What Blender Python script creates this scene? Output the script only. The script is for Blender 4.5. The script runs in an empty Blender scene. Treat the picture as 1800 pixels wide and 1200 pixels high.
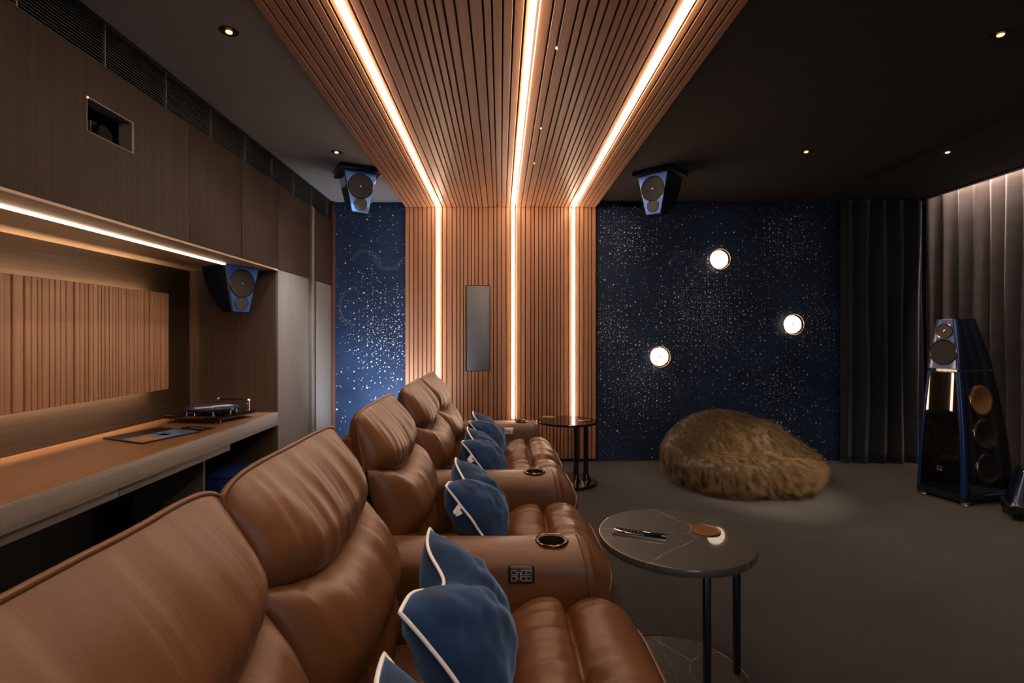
import bpy, bmesh, math, random
from mathutils import Vector, Matrix, noise
R = math.radians
PI = math.pi
random.seed(7)
scene = bpy.context.scene
COL = scene.collection

# ------------------------------------------------------------------ helpers
def smooth(o, ang=35):
    for p in o.data.polygons:
        p.use_smooth = True
    try:
        o.data.set_sharp_from_angle(angle=R(ang))
    except Exception:
        pass

class MB:
    """collects shapes into one mesh"""
    def __init__(self):
        self.bm = bmesh.new()
        self.mi = 0
    def _faces(self, fs):
        for f in fs:
            f.material_index = self.mi
    def quadfaces(self, vs, idx):
        fs = []
        for i in idx:
            try:
                fs.append(self.bm.faces.new([vs[k] for k in i]))
            except ValueError:
                pass
        self._faces(fs)
    def box(self, x0, x1, y0, y1, z0, z1, bev=0.0, seg=2, M=None):
        b = bmesh.new()
        co = [(x0,y0,z0),(x1,y0,z0),(x1,y1,z0),(x0,y1,z0),(x0,y0,z1),(x1,y0,z1),(x1,y1,z1),(x0,y1,z1)]
        vs = [b.verts.new(c) for c in co]
        for i in ((0,3,2,1),(4,5,6,7),(0,1,5,4),(1,2,6,5),(2,3,7,6),(3,0,4,7)):
            b.faces.new([vs[k] for k in i])
        if bev > 0:
            bmesh.ops.bevel(b, geom=list(b.edges), offset=bev, segments=seg, affect='EDGES', profile=0.5)
        self._merge(b, M)
        return self
    def _merge(self, b, M=None):
        if M is not None:
            bmesh.ops.transform(b, matrix=M, verts=b.verts)
        m = {}
        for v in b.verts:
            m[v.index if v.index >= 0 else id(v)] = None
        b.verts.index_update()
        nv = [self.bm.verts.new(v.co) for v in b.verts]
        for f in b.faces:
            try:
                nf = self.bm.faces.new([nv[v.index] for v in f.verts])
                nf.material_index = self.mi
            except ValueError:
                pass
        b.free()
    def loft(self, rings, cap0=True, cap1=True, closed=True, loop=False):
        n = len(rings[0])
        V = [[self.bm.verts.new(p) for p in r] for r in rings]
        fs = []
        last = len(rings) if loop else len(rings) - 1
        for i in range(last):
            a = V[i]; b = V[(i+1) % len(rings)]
            for k in range(n if closed else n-1):
                k2 = (k+1) % n
                try:
                    fs.append(self.bm.faces.new((a[k], a[k2], b[k2], b[k])))
                except ValueError:
                    pass
        if not loop and closed:
            if cap0:
                fs.append(self.bm.faces.new(list(reversed(V[0]))))
            if cap1:
                fs.append(self.bm.faces.new(V[-1]))
        self._faces(fs)
        return self
    def cyl(self, p0, p1, r0, r1=None, seg=24):
        p0 = Vector(p0); p1 = Vector(p1)
        if r1 is None: r1 = r0
        d = (p1-p0).normalized()
        a = d.orthogonal().normalized(); b = d.cross(a)
        def ring(p, r):
            return [p + a*math.cos(2*PI*k/seg)*r + b*math.sin(2*PI*k/seg)*r for k in range(seg)]
        self.loft([ring(p0, r0), ring(p1, r1)])
        return self
    def tube(self, pts, r, seg=12, closed=False):
        pts = [Vector(p) for p in pts]
        n = len(pts)
        rings = []
        prev = None
        for i in range(n):
            if closed:
                t = (pts[(i+1) % n] - pts[i-1])
            else:
                t = pts[min(i+1, n-1)] - pts[max(i-1, 0)]
            if t.length < 1e-9: t = Vector((0,0,1))
            t.normalize()
            if prev is None:
                a = t.orthogonal().normalized()
            else:
                a = prev - t*prev.dot(t)
                if a.length < 1e-6: a = t.orthogonal()
                a.normalize()
            prev = a
            b = t.cross(a)
            rings.append([pts[i] + a*math.cos(2*PI*k/seg)*r + b*math.sin(2*PI*k/seg)*r for k in range(seg)])
        self.loft(rings, loop=closed)
        return self
    def lathe(self, prof, c=(0,0,0), seg=48, M=None):
        """profile [(r,z)] about Z through c; M applied after"""
        c = Vector(c)
        b = MB()
        rings = []
        for r, z in prof:
            rr = max(r, 1e-5)
            rings.append([c + Vector((math.cos(2*PI*k/seg)*rr, math.sin(2*PI*k/seg)*rr, z)) for k in range(seg)])
        b.loft(rings, loop=prof[0][0] > 1e-4)
        bmesh.ops.remove_doubles(b.bm, verts=b.bm.verts, dist=2e-5)
        self._merge(b.bm, M)
        return self
    def torus(self, c, ax, r, rt, seg=48, ms=10):
        c = Vector(c); ax = Vector(ax).normalized()
        a = ax.orthogonal().normalized(); b = ax.cross(a)
        self.tube([c + a*math.cos(2*PI*k/seg)*r + b*math.sin(2*PI*k/seg)*r for k in range(seg)], rt, ms, closed=True)
        return self
    def pillow(self, P, N, hf, hb, nu=40, nv=40):
        """two height fields over P(u,v) joined at the seam"""
        F = {}; B = {}
        for i in range(nu+1):
            for j in range(nv+1):
                u = i/nu; v = j/nv
                p = P(u, v); n = N(u, v) if callable(N) else N
                edge = i in (0, nu) or j in (0, nv)
                if edge:
                    F[i,j] = B[i,j] = self.bm.verts.new(p)
                else:
                    F[i,j] = self.bm.verts.new(p + n*hf(u, v))
                    B[i,j] = self.bm.verts.new(p - n*hb(u, v))
        fs = []
        for i in range(nu):
            for j in range(nv):
                for G, fl in ((F, False), (B, True)):
                    q = [G[i,j], G[i+1,j], G[i+1,j+1], G[i,j+1]]
                    if fl: q.reverse()
                    if len(set(q)) == 4:
                        try: fs.append(self.bm.faces.new(q))
                        except ValueError: pass
        self._faces(fs)
        return self
    def build(self, name, mat, parent=None, world=False, ang=35, flat=False, recalc=True):
        if recalc:
            bmesh.ops.recalc_face_normals(self.bm, faces=self.bm.faces)
        me = bpy.data.meshes.new(name)
        if world and parent is not None:
            r = parent
            while r.parent: r = r.parent
            bmesh.ops.translate(self.bm, vec=-r.location, verts=self.bm.verts)
        self.bm.to_mesh(me); self.bm.free()
        o = bpy.data.objects.new(name, me)
        COL.objects.link(o)
        for m in (mat if isinstance(mat, (list, tuple)) else [mat]):
            me.materials.append(m)
        if parent is not None: o.parent = parent
        if not flat: smooth(o, ang)
        return o

def tag(o, label=None, cat=None, group=None, kind=None):
    if label: o['label'] = label
    if cat: o['category'] = cat
    if group: o['group'] = group
    if kind: o['kind'] = kind
    return o

def thing(name, label, cat, loc=(0,0,0), rz=0.0, group=None):
    o = bpy.data.objects.new(name, None)
    COL.objects.link(o)
    o.empty_display_size = 0.1
    o.location = loc; o.rotation_euler = (0,0,rz)
    return tag(o, label, cat, group)

def struct(name, mb, mat, **k):
    o = mb.build(name, mat, **k)
    o['kind'] = 'structure'
    return o

def copy_tree(o, parent=None):
    c = o.copy(); COL.objects.link(c)
    if parent is not None: c.parent = parent
    for ch in list(o.children):
        copy_tree(ch, c)
    return c

def lerp(a, b, t): return a + (b-a)*t
def sstep(a, b, x):
    t = min(1, max(0, (x-a)/(b-a))); return t*t*(3-2*t)
def spl(pts, n):
    """Catmull-Rom through pts (tuples), n samples per span"""
    out = []
    P = [Vector(p) for p in pts]
    for i in range(len(P)-1):
        p0 = P[max(i-1,0)]; p1 = P[i]; p2 = P[i+1]; p3 = P[min(i+2, len(P)-1)]
        for k in range(n):
            t = k/n
            out.append(0.5*((2*p1)+(p2-p0)*t+(2*p0-5*p1+4*p2-p3)*t*t+(3*p1-p0-3*p2+p3)*t**3))
    out.append(P[-1])
    return out

# ------------------------------------------------------------------ materials
def newmat(name):
    m = bpy.data.materials.new(name); m.use_nodes = True
    nt = m.node_tree
    return m, nt, nt.nodes['Principled BSDF']

def L(nt, a, b): nt.links.new(a, b)

def nnode(nt, t, **k):
    n = nt.nodes.new(t)
    for kk, v in k.items():
        setattr(n, kk, v)
    return n

def objmap(nt, scale=(1,1,1)):
    tc = nnode(nt, 'ShaderNodeTexCoord'); mp = nnode(nt, 'ShaderNodeMapping')
    mp.inputs['Scale'].default_value = scale
    L(nt, tc.outputs['Object'], mp.inputs['Vector'])
    return mp.outputs['Vector']

def pm(name, col, rough=.5, metal=0.0, spec=.5, sheen=0.0, coat=0.0, vary=0.0, vscale=(5,5,5),
       bump=0.0, bscale=(100,100,100), bdist=.002, sheen_tint=None, detail=4, rvary=0.0):
    m, nt, b = newmat(name)
    b.inputs['Base Color'].default_value = (*col, 1)
    b.inputs['Roughness'].default_value = rough
    b.inputs['Metallic'].default_value = metal
    b.inputs['Specular IOR Level'].default_value = spec
    b.inputs['Sheen Weight'].default_value = sheen
    if sheen_tint: b.inputs['Sheen Tint'].default_value = (*sheen_tint, 1)
    b.inputs['Coat Weight'].default_value = coat
    b.inputs['Coat Roughness'].default_value = .04
    if vary:
        nz = nnode(nt, 'ShaderNodeTexNoise'); nz.inputs['Scale'].default_value = 1; nz.inputs['Detail'].default_value = detail
        L(nt, objmap(nt, vscale), nz.inputs['Vector'])
        mr = nnode(nt, 'ShaderNodeMapRange')
        mr.inputs['From Min'].default_value = .3; mr.inputs['From Max'].default_value = .7
        mr.inputs['To Min'].default_value = 1-vary; mr.inputs['To Max'].default_value = 1+vary
        L(nt, nz.outputs['Fac'], mr.inputs['Value'])
        mx = nnode(nt, 'ShaderNodeVectorMath', operation='SCALE')
        mx.inputs[0].default_value = col
        L(nt, mr.outputs['Result'], mx.inputs['Scale'])
        L(nt, mx.outputs['Vector'], b.inputs['Base Color'])
        if rvary:
            m2 = nnode(nt, 'ShaderNodeMapRange')
            m2.inputs['From Min'].default_value = .3; m2.inputs['From Max'].default_value = .7
            m2.inputs['To Min'].default_value = rough-rvary; m2.inputs['To Max'].default_value = rough+rvary
            L(nt, nz.outputs['Fac'], m2.inputs['Value']); L(nt, m2.outputs['Result'], b.inputs['Roughness'])
    if bump:
        nz = nnode(nt, 'ShaderNodeTexNoise'); nz.inputs['Scale'].default_value = 1; nz.inputs['Detail'].default_value = 5
        L(nt, objmap(nt, bscale), nz.inputs['Vector'])
        bp = nnode(nt, 'ShaderNodeBump'); bp.inputs['Strength'].default_value = bump; bp.inputs['Distance'].default_value = bdist
        L(nt, nz.outputs['Fac'], bp.inputs['Height']); L(nt, bp.outputs['Normal'], b.inputs['Normal'])
    return m

def emat(name, col, s):
    m, nt, b = newmat(name)
    b.inputs['Base Color'].default_value = (.02,.02,.02,1)
    b.inputs['Emission Color'].default_value = (*col, 1)
    b.inputs['Emission Strength'].default_value = s
    return m

M = {}
def leather(name, col, creasescale):
    m, nt, b = newmat(name)
    b.inputs['Roughness'].default_value = .37
    b.inputs['Specular IOR Level'].default_value = .38
    nz = nnode(nt, 'ShaderNodeTexNoise'); nz.inputs['Scale'].default_value = 1; nz.inputs['Detail'].default_value = 5
    L(nt, objmap(nt, (6,6,6)), nz.inputs['Vector'])
    cr = nnode(nt, 'ShaderNodeValToRGB')
    cr.color_ramp.elements[0].position = .3; cr.color_ramp.elements[1].position = .7
    cr.color_ramp.elements[0].color = (*[c*.82 for c in col], 1)
    cr.color_ramp.elements[1].color = (*[c*1.15 for c in col], 1)
    L(nt, nz.outputs['Fac'], cr.inputs['Fac']); L(nt, cr.outputs['Color'], b.inputs['Base Color'])
    # long soft creases, then pebbled grain
    n1 = nnode(nt, 'ShaderNodeTexNoise'); n1.inputs['Scale'].default_value = 1; n1.inputs['Detail'].default_value = 3
    n1.inputs['Distortion'].default_value = .6
    L(nt, objmap(nt, creasescale), n1.inputs['Vector'])
    b1 = nnode(nt, 'ShaderNodeBump'); b1.inputs['Strength'].default_value = .17; b1.inputs['Distance'].default_value = .010
    L(nt, n1.outputs['Fac'], b1.inputs['Height'])
    vo = nnode(nt, 'ShaderNodeTexVoronoi'); vo.inputs['Scale'].default_value = 1
    L(nt, objmap(nt, (420,420,420)), vo.inputs['Vector'])
    b2 = nnode(nt, 'ShaderNodeBump'); b2.inputs['Strength'].default_value = .25; b2.inputs['Distance'].default_value = .0008
    L(nt, vo.outputs['Distance'], b2.inputs['Height']); L(nt, b1.outputs['Normal'], b2.inputs['Normal'])
    L(nt, b2.outputs['Normal'], b.inputs['Normal'])
    return m
LEA = (.122, .049, .0195)
M['leather_back'] = leather('brown_leather_creased_upright', LEA, (3, 26, 2.5))
M['leather_seat'] = leather('brown_leather_creased_across', LEA, (3, 22, 3))
M['leather_arm'] = leather('brown_leather_smooth', tuple(c*.95 for c in LEA), (3, 4, 3))
M['leather_dark'] = pm('brown_leather_shell', (.06,.026,.013), .5, bump=.2, bscale=(300,300,300), bdist=.001)
M['piping'] = pm('brown_piping', (.115,.048,.021), .4)

def wood(name, col, scale, vary=.35, rough=.45, bump=.15, tone_axis=None, tone=0, pitch=.0363, spec=.4):
    """stretched grain; optional tone step per slat along an axis"""
    m, nt, b = newmat(name)
    b.inputs['Roughness'].default_value = rough
    b.inputs['Specular IOR Level'].default_value = spec
    nz = nnode(nt, 'ShaderNodeTexNoise'); nz.inputs['Scale'].default_value = 1; nz.inputs['Detail'].default_value = 6
    nz.inputs['Distortion'].default_value = .3
    L(nt, objmap(nt, scale), nz.inputs['Vector'])
    mr = nnode(nt, 'ShaderNodeMapRange')
    mr.inputs['From Min'].default_value = .28; mr.inputs['From Max'].default_value = .72
    mr.inputs['To Min'].default_value = 1-vary; mr.inputs['To Max'].default_value = 1+vary
    L(nt, nz.outputs['Fac'], mr.inputs['Value'])
    out = mr.outputs['Result']
    if tone_axis:
        tc = nnode(nt, 'ShaderNodeTexCoord'); sx = nnode(nt, 'ShaderNodeSeparateXYZ')
        L(nt, tc.outputs['Object'], sx.inputs[0])
        d = nnode(nt, 'ShaderNodeMath', operation='DIVIDE'); d.inputs[1].default_value = pitch
        L(nt, sx.outputs[tone_axis], d.inputs[0])
        f = nnode(nt, 'ShaderNodeMath', operation='FLOOR'); L(nt, d.outputs[0], f.inputs[0])
        wn = nnode(nt, 'ShaderNodeTexWhiteNoise', noise_dimensions='1D'); L(nt, f.outputs[0], wn.inputs['W'])
        m2 = nnode(nt, 'ShaderNodeMapRange'); m2.inputs['To Min'].default_value = 1-tone; m2.inputs['To Max'].default_value = 1+tone
        L(nt, wn.outputs['Value'], m2.inputs['Value'])
        mu = nnode(nt, 'ShaderNodeMath', operation='MULTIPLY'); L(nt, out, mu.inputs[0]); L(nt, m2.outputs['Result'], mu.inputs[1])
        out = mu.outputs[0]
    sc = nnode(nt, 'ShaderNodeVectorMath', operation='SCALE'); sc.inputs[0].default_value = col
    L(nt, out, sc.inputs['Scale']); L(nt, sc.outputs['Vector'], b.inputs['Base Color'])
    bp = nnode(nt, 'ShaderNodeBump'); bp.inputs['Strength'].default_value = bump; bp.inputs['Distance'].default_value = .002
    L(nt, nz.outputs['Fac'], bp.inputs['Height']); L(nt, bp.outputs['Normal'], b.inputs['Normal'])
    return m
COPPER = (.385, .176, .090)
M['slat'] = wood('copper_brown_slat_wood', COPPER, (30,1.2,1.2), .12, .42, .05, 'X', .1)
M['flute'] = wood('copper_brown_fluted_wood', (.36,.195,.110), (1.5,30,1.2), .12, .42, .05, 'Y', .1, .03)
M['groove'] = pm('dark_groove', (.012,.006,.004), .8)
M['cab'] = wood('dark_brown_veneer_upright_grain', (.026,.0145,.0095), (60,60,1.6), .3, .55, .15, spec=.15)
M['cab_side'] = wood('brown_veneer_niche_side', (.085,.055,.037), (60,60,1.6), .2, .55, .1, spec=.2)
M['cab_grey_lit'] = wood('greige_lit_veneer_upright_grain', (.13,.115,.102), (60,60,1.6), .1, .5, .12, spec=.2)  # brown veneer, cool light on the lower doors painted in as greige
M['niche'] = wood('dark_brown_veneer_level_grain', (.034,.020,.012), (60,1.4,60), .4, .5, .15)
M['counter'] = wood('brown_counter_veneer', (.20,.098,.050), (50,1.2,50), .2, .4, .1)
M['counter_edge'] = wood('greige_counter_edge', (.185,.16,.143), (50,1.2,50), .2, .45, .1)
M['soffit'] = pm('soffit_veneer', (.38,.27,.19), .4, vary=.15, vscale=(40,1.2,40))
M['black_void'] = pm('black_cavity', (.008,.006,.006), .7)
M['louvre'] = pm('black_louvre', (.022,.020,.019), .4)
M['louvre_div'] = pm('grey_louvre_divider', (.10,.09,.085), .5)
M['ceil_l'] = pm('charcoal_painted_ceiling', (.225,.225,.235), .75, vary=.06, vscale=(2,2,2))
M['ceil_r'] = pm('brown_black_fabric_ceiling', (.024,.019,.016), .85, vary=.25, vscale=(3,120,3), bump=.2, bscale=(10,300,10))
M['darktrim'] = pm('dark_trim', (.02,.017,.015), .5)
M['redtrim'] = pm('red_brown_trim', (.09,.035,.02), .5)
M['led'] = emat('warm_light_diffuser', (1.0,.74,.53), 36.0)
M['led_soft'] = emat('warm_cove_diffuser', (1.0,.66,.38), 62.0)
M['led_soffit'] = emat('warm_soffit_diffuser', (1.0,.70,.45), 12.0)
M['led_cove'] = emat('curtain_cove_diffuser', (1.0,.70,.53), 330.0)
M['lampglow'] = emat('wall_lamp_glass', (1.0,.80,.58), 4.0)
M['dlglow'] = emat('downlight_lamp', (1.0,.56,.22), 3.2)
M['pin'] = emat('pinhole_lamp', (1.0,.80,.55), 3.0)
M['red_led'] = emat('red_indicator', (1.0,.18,.10), 4.0)
M['brass'] = pm('brass', (.62,.33,.13), .22, 1.0)
M['bronze'] = pm('polished_bronze', (.30,.16,.09), .18, 1.0)
M['chrome'] = pm('chrome', (.75,.75,.78), .15, 1.0)
M['silver'] = pm('brushed_silver', (.55,.54,.52), .3, 1.0)
M['black_gloss'] = pm('black_gloss', (.004,.004,.005), .06, coat=1.0)
M['black_glass'] = pm('black_front_glass', (.003,.003,.003), .012, spec=.45)
M['black_top'] = pm('black_table_top', (.006,.005,.005), .06, spec=.6)
M['black_satin'] = pm('black_satin', (.008,.008,.009), .35)
M['black_metal'] = pm('black_metal', (.012,.012,.013), .35, .3)
M['grille'] = pm('black_speaker_cloth', (.014,.013,.013), .8, bump=.3, bscale=(600,600,600))
M['grille_grey'] = pm('grey_speaker_cloth', (.05,.048,.047), .8, bump=.3, bscale=(600,600,600))
M['blue_lac'] = pm('blue_lacquer', (.024,.125,.50), .35, .1, coat=.25)
M['blue_col'] = pm('deep_blue_lacquer', (.006,.030,.14), .28, .3, coat=.35)
M['navy_lac'] = pm('navy_lacquer', (.004,.007,.022), .15, coat=.8)
M['velvet'] = pm('blue_velvet', (.0055,.023,.080), .75, spec=.2, sheen=.5, sheen_tint=(.35,.6,1.0), vary=.7, vscale=(9,9,9), bump=.2, bscale=(22,22,22), bdist=.006)
M['white_pipe'] = pm('white_piping', (.84,.86,.90), .5)
M['white_tag'] = pm('white_tag', (.75,.75,.78), .6)
M['blue_ink'] = pm('blue_ink', (.12,.16,.34), .6)
M['grey_panel'] = pm('grey_panel', (.15,.15,.158), .38, .2)
M['marble'] = None
M['curtain'] = pm('lit_velvet_curtain', (.040,.036,.038), .8, spec=.15, sheen=.25, vary=.2, vscale=(4,4,12), bump=.25, bscale=(60,60,200), bdist=.003)  # velvet in its warm-lit tone, light put into the colour
M['curtain_shaded'] = pm('shaded_velvet_curtain', (.010,.012,.022), .8, spec=.15, sheen=.25, vary=.25, vscale=(4,4,12), bump=.25, bscale=(60,60,200), bdist=.003)  # same cloth as the other curtain, shade painted into a darker base
M['wallpaint'] = pm('dark_wall_paint', (.03,.028,.028), .8)
M['icon'] = pm('button_outline', (.45,.42,.40), .4)
M['panel_brown'] = pm('dark_brown_button_plate', (.022,.014,.010), .4)
M['panel_silver'] = pm('silver_button_plate', (.45,.44,.46), .3, .7)
M['glass_dark'] = pm('smoked_glass', (.008,.007,.006), .05, coat=.5)
M['cone_lit_gold'] = pm('woofer_cone_lit_gold', (.36,.20,.08), .45, .4)  # dark cone with the gold light on it painted into the colour
M['copper_ring'] = pm('copper_ring', (.45,.26,.17), .25, 1.0)

# carpet
def carpet():
    m, nt, b = newmat('charcoal_carpet')
    b.inputs['Roughness'].default_value = .95; b.inputs['Specular IOR Level'].default_value = .1
    b.inputs['Sheen Weight'].default_value = .15
    n1 = nnode(nt, 'ShaderNodeTexNoise'); n1.inputs['Scale'].default_value = 1; n1.inputs['Detail'].default_value = 5
    n1.inputs['Distortion'].default_value = 1.0
    L(nt, objmap(nt, (1.6,2.2,1)), n1.inputs['Vector'])
    n2 = nnode(nt, 'ShaderNodeTexNoise'); n2.inputs['Scale'].default_value = 1; n2.inputs['Detail'].default_value = 3
    L(nt, objmap(nt, (260,260,260)), n2.inputs['Vector'])
    a = nnode(nt, 'ShaderNodeMapRange'); a.inputs['From Min'].default_value = .3; a.inputs['From Max'].default_value = .7
    a.inputs['To Min'].default_value = .8; a.inputs['To Max'].default_value = 1.2; L(nt, n1.outputs['Fac'], a.inputs['Value'])
    c = nnode(nt, 'ShaderNodeMapRange'); c.inputs['From Min'].default_value = .3; c.inputs['From Max'].default_value = .7
    c.inputs['To Min'].default_value = .7; c.inputs['To Max'].default_value = 1.3; L(nt, n2.outputs['Fac'], c.inputs['Value'])
    mu = nnode(nt, 'ShaderNodeMath', operation='MULTIPLY'); L(nt, a.outputs['Result'], mu.inputs[0]); L(nt, c.outputs['Result'], mu.inputs[1])
    sc = nnode(nt, 'ShaderNodeVectorMath', operation='SCALE'); sc.inputs[0].default_value = (.029,.029,.031)
    L(nt, mu.outputs[0], sc.inputs['Scale']); L(nt, sc.outputs['Vector'], b.inputs['Base Color'])
    bp = nnode(nt, 'ShaderNodeBump'); bp.inputs['Strength'].default_value = .5; bp.inputs['Distance'].default_value = .004
    L(nt, n2.outputs['Fac'], bp.inputs['Height']); L(nt, bp.outputs['Normal'], b.inputs['Normal'])
    return m
M['carpet'] = carpet()

# dark marble with thin pale veins
def marble(coat=.8):
    m, nt, b = newmat('dark_veined_marble')
    b.inputs['Roughness'].default_value = .5
    b.inputs['Specular IOR Level'].default_value = .4
    b.inputs['Coat Weight'].default_value = coat; b.inputs['Coat Roughness'].default_value = .03; b.inputs['Coat IOR'].default_value = 1.5
    veins = None
    for s, w, seed in ((2.4, .007, 0.0), (3.4, .004, 7.3)):
        tc = nnode(nt, 'ShaderNodeTexCoord'); mp = nnode(nt, 'ShaderNodeMapping')
        mp.inputs['Location'].default_value = (seed, seed*.7, .31); mp.inputs['Scale'].default_value = (s, s*1.5, s)
        mp.inputs['Rotation'].default_value = (0,0,.35)
        L(nt, tc.outputs['Object'], mp.inputs['Vector'])
        nz = nnode(nt, 'ShaderNodeTexNoise'); nz.inputs['Scale'].default_value = 2.2; nz.inputs['Detail'].default_value = 4
        L(nt, mp.outputs['Vector'], nz.inputs['Vector'])
        ad = nnode(nt, 'ShaderNodeMixRGB'); ad.inputs['Fac'].default_value = .14
        L(nt, mp.outputs['Vector'], ad.inputs['Color1']); L(nt, nz.outputs['Color'], ad.inputs['Color2'])
        vo = nnode(nt, 'ShaderNodeTexVoronoi', feature='DISTANCE_TO_EDGE', voronoi_dimensions='2D'); vo.inputs['Scale'].default_value = 1
        L(nt, ad.outputs['Color'], vo.inputs['Vector'])
        mr = nnode(nt, 'ShaderNodeMapRange'); mr.inputs['From Min'].default_value = 0; mr.inputs['From Max'].default_value = w
        mr.inputs['To Min'].default_value = 1; mr.inputs['To Max'].default_value = 0
        L(nt, vo.outputs['Distance'], mr.inputs['Value'])
        # break the veins up
        n3 = nnode(nt, 'ShaderNodeTexNoise'); n3.inputs['Scale'].default_value = 5
        L(nt, mp.outputs['Vector'], n3.inputs['Vector'])
        m3 = nnode(nt, 'ShaderNodeMapRange'); m3.inputs['From Min'].default_value = .42; m3.inputs['From Max'].default_value = .6
        L(nt, n3.outputs['Fac'], m3.inputs['Value'])
        mu = nnode(nt, 'ShaderNodeMath', operation='MULTIPLY'); L(nt, mr.outputs['Result'], mu.inputs[0]); L(nt, m3.outputs['Result'], mu.inputs[1])
        if veins is None: veins = mu.outputs[0]
        else:
            mm = nnode(nt, 'ShaderNodeMath', operation='MAXIMUM'); L(nt, veins, mm.inputs[0]); L(nt, mu.outputs[0], mm.inputs[1]); veins = mm.outputs[0]
    mx = nnode(nt, 'ShaderNodeMixRGB')
    mx.inputs['Color1'].default_value = (.052,.046,.040,1); mx.inputs['Color2'].default_value = (.35,.32,.29,1)
    L(nt, veins, mx.inputs['Fac']); L(nt, mx.outputs['Color'], b.inputs['Base Color'])
    return m
M['marble'] = marble(); M['marble_honed'] = marble(0.0)

# starry wallpaper: printed silver dots in clusters on navy
def stars():
    m, nt, b = newmat('starry_navy_wallpaper')
    tc = nnode(nt, 'ShaderNodeTexCoord'); sp = nnode(nt, 'ShaderNodeSeparateXYZ'); L(nt, tc.outputs['Object'], sp.inputs[0])
    cb = nnode(nt, 'ShaderNodeCombineXYZ'); L(nt, sp.outputs['X'], cb.inputs['X']); L(nt, sp.outputs['Z'], cb.inputs['Y'])
    P = cb.outputs[0]
    def math_(op, a, c=None, d=None):
        n = nnode(nt, 'ShaderNodeMath', operation=op)
        for i, v in enumerate((a, c, d)):
            if v is None: continue
            if isinstance(v, (int, float)): n.inputs[i].default_value = v
            else: L(nt, v, n.inputs[i])
        return n.outputs[0]
    dens = None
    blobs = [(-1.12,1.28,.30,1.0),(-1.30,1.75,.16,.35),(1.30,2.20,.24,.9),(2.10,1.50,.42,1.0),(1.08,1.35,.26,.95),(2.85,2.22,.26,.7),
             (3.15,1.40,.22,.6),(1.30,.72,.26,.75),(2.80,.72,.26,.6),(1.55,.95,.25,.4),(.95,2.3,.2,.4)]
    for x, z, r, a in blobs:
        d = nnode(nt, 'ShaderNodeVectorMath', operation='DISTANCE'); L(nt, P, d.inputs[0]); d.inputs[1].default_value = (x, z, 0)
        q = math_('DIVIDE', d.outputs['Value'], r); q = math_('POWER', q, 2.0); q = math_('MULTIPLY', q, -1.0)
        e = math_('MULTIPLY', math_('EXPONENT', q), a)
        dens = e if dens is None else math_('ADD', dens, e)
    dens = math_('ADD', math_('MULTIPLY', dens, .95), .11)
    star = None
    for s, rmin, rmax, seed, k in ((23.0,.08,.19,0.0,1.0), (37.0,.09,.18,3.7,.85)):
        mp = nnode(nt, 'ShaderNodeMapping'); mp.inputs['Location'].default_value = (seed, seed, 0)
        L(nt, P, mp.inputs['Vector'])
        vo = nnode(nt, 'ShaderNodeTexVoronoi', voronoi_dimensions='2D'); vo.inputs['Scale'].default_value = s
        vo.inputs['Randomness'].default_value = .85
        L(nt, mp.outputs['Vector'], vo.inputs['Vector'])
        sc = nnode(nt, 'ShaderNodeSeparateColor'); L(nt, vo.outputs['Color'], sc.inputs[0])
        keep = math_('LESS_THAN', sc.outputs[0], math_('MULTIPLY', dens, k))
        g = math_('POWER', sc.outputs[1], 1.8)
        rad = math_('ADD', math_('MULTIPLY', g, rmax-rmin), rmin)
        t = math_('DIVIDE', vo.outputs['Distance'], rad)
        mr = nnode(nt, 'ShaderNodeMapRange'); mr.inputs['From Min'].default_value = .7; mr.inputs['From Max'].default_value = 1.15
        mr.inputs['To Min'].default_value = 1; mr.inputs['To Max'].default_value = 0; L(nt, t, mr.inputs['Value'])
        br = math_('ADD', math_('MULTIPLY', sc.outputs[2], .5), .5)
        e = math_('MULTIPLY', math_('MULTIPLY', mr.outputs['Result'], keep), br)
        star = e if star is None else math_('MAXIMUM', star, e)
    # faint brushed swirls printed in the paper
    sw = None
    for x, z, r, w, half in ((1.86,1.93,.16,.022,'T'),(2.02,1.60,.20,.018,'L'),(-1.36,1.98,.13,.022,'T'),(-1.42,1.55,.20,.016,'L'),(2.06,2.02,.13,.02,'B'),(-1.13,2.08,.15,.02,'B'),(1.5,.62,.3,.02,'T')):
        d = nnode(nt, 'ShaderNodeVectorMath', operation='DISTANCE'); L(nt, P, d.inputs[0]); d.inputs[1].default_value = (x, z, 0)
        q = math_('ABSOLUTE', math_('SUBTRACT', d.outputs['Value'], r))
        mr = nnode(nt, 'ShaderNodeMapRange'); mr.inputs['From Min'].default_value = w*.5; mr.inputs['From Max'].default_value = w*1.3
        mr.inputs['To Min'].default_value = 1; mr.inputs['To Max'].default_value = 0; L(nt, q, mr.inputs['Value'])
        if half == 'T': gate = math_('GREATER_THAN', sp.outputs['Z'], z+.02)
        elif half == 'B': gate = math_('LESS_THAN', sp.outputs['Z'], z-.03)
        else: gate = math_('LESS_THAN', sp.outputs['X'], x-.05)
        e = math_('MULTIPLY', mr.outputs['Result'], gate)
        sw = e if sw is None else math_('MAXIMUM', sw, e)
    nz = nnode(nt, 'ShaderNodeTexNoise'); nz.inputs['Scale'].default_value = 1.6; nz.inputs['Detail'].default_value = 4; L(nt, P, nz.inputs['Vector'])
    cr = nnode(nt, 'ShaderNodeValToRGB')
    cr.color_ramp.elements[0].position = .35; cr.color_ramp.elements[0].color = (.010,.021,.050,1)
    cr.color_ramp.elements[1].position = .68; cr.color_ramp.elements[1].color = (.019,.037,.086,1)
    L(nt, nz.outputs['Fac'], cr.inputs['Fac'])
    m1 = nnode(nt, 'ShaderNodeMixRGB'); L(nt, cr.outputs['Color'], m1.inputs['Color1']); m1.inputs['Color2'].default_value = (.09,.10,.12,1)
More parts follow.
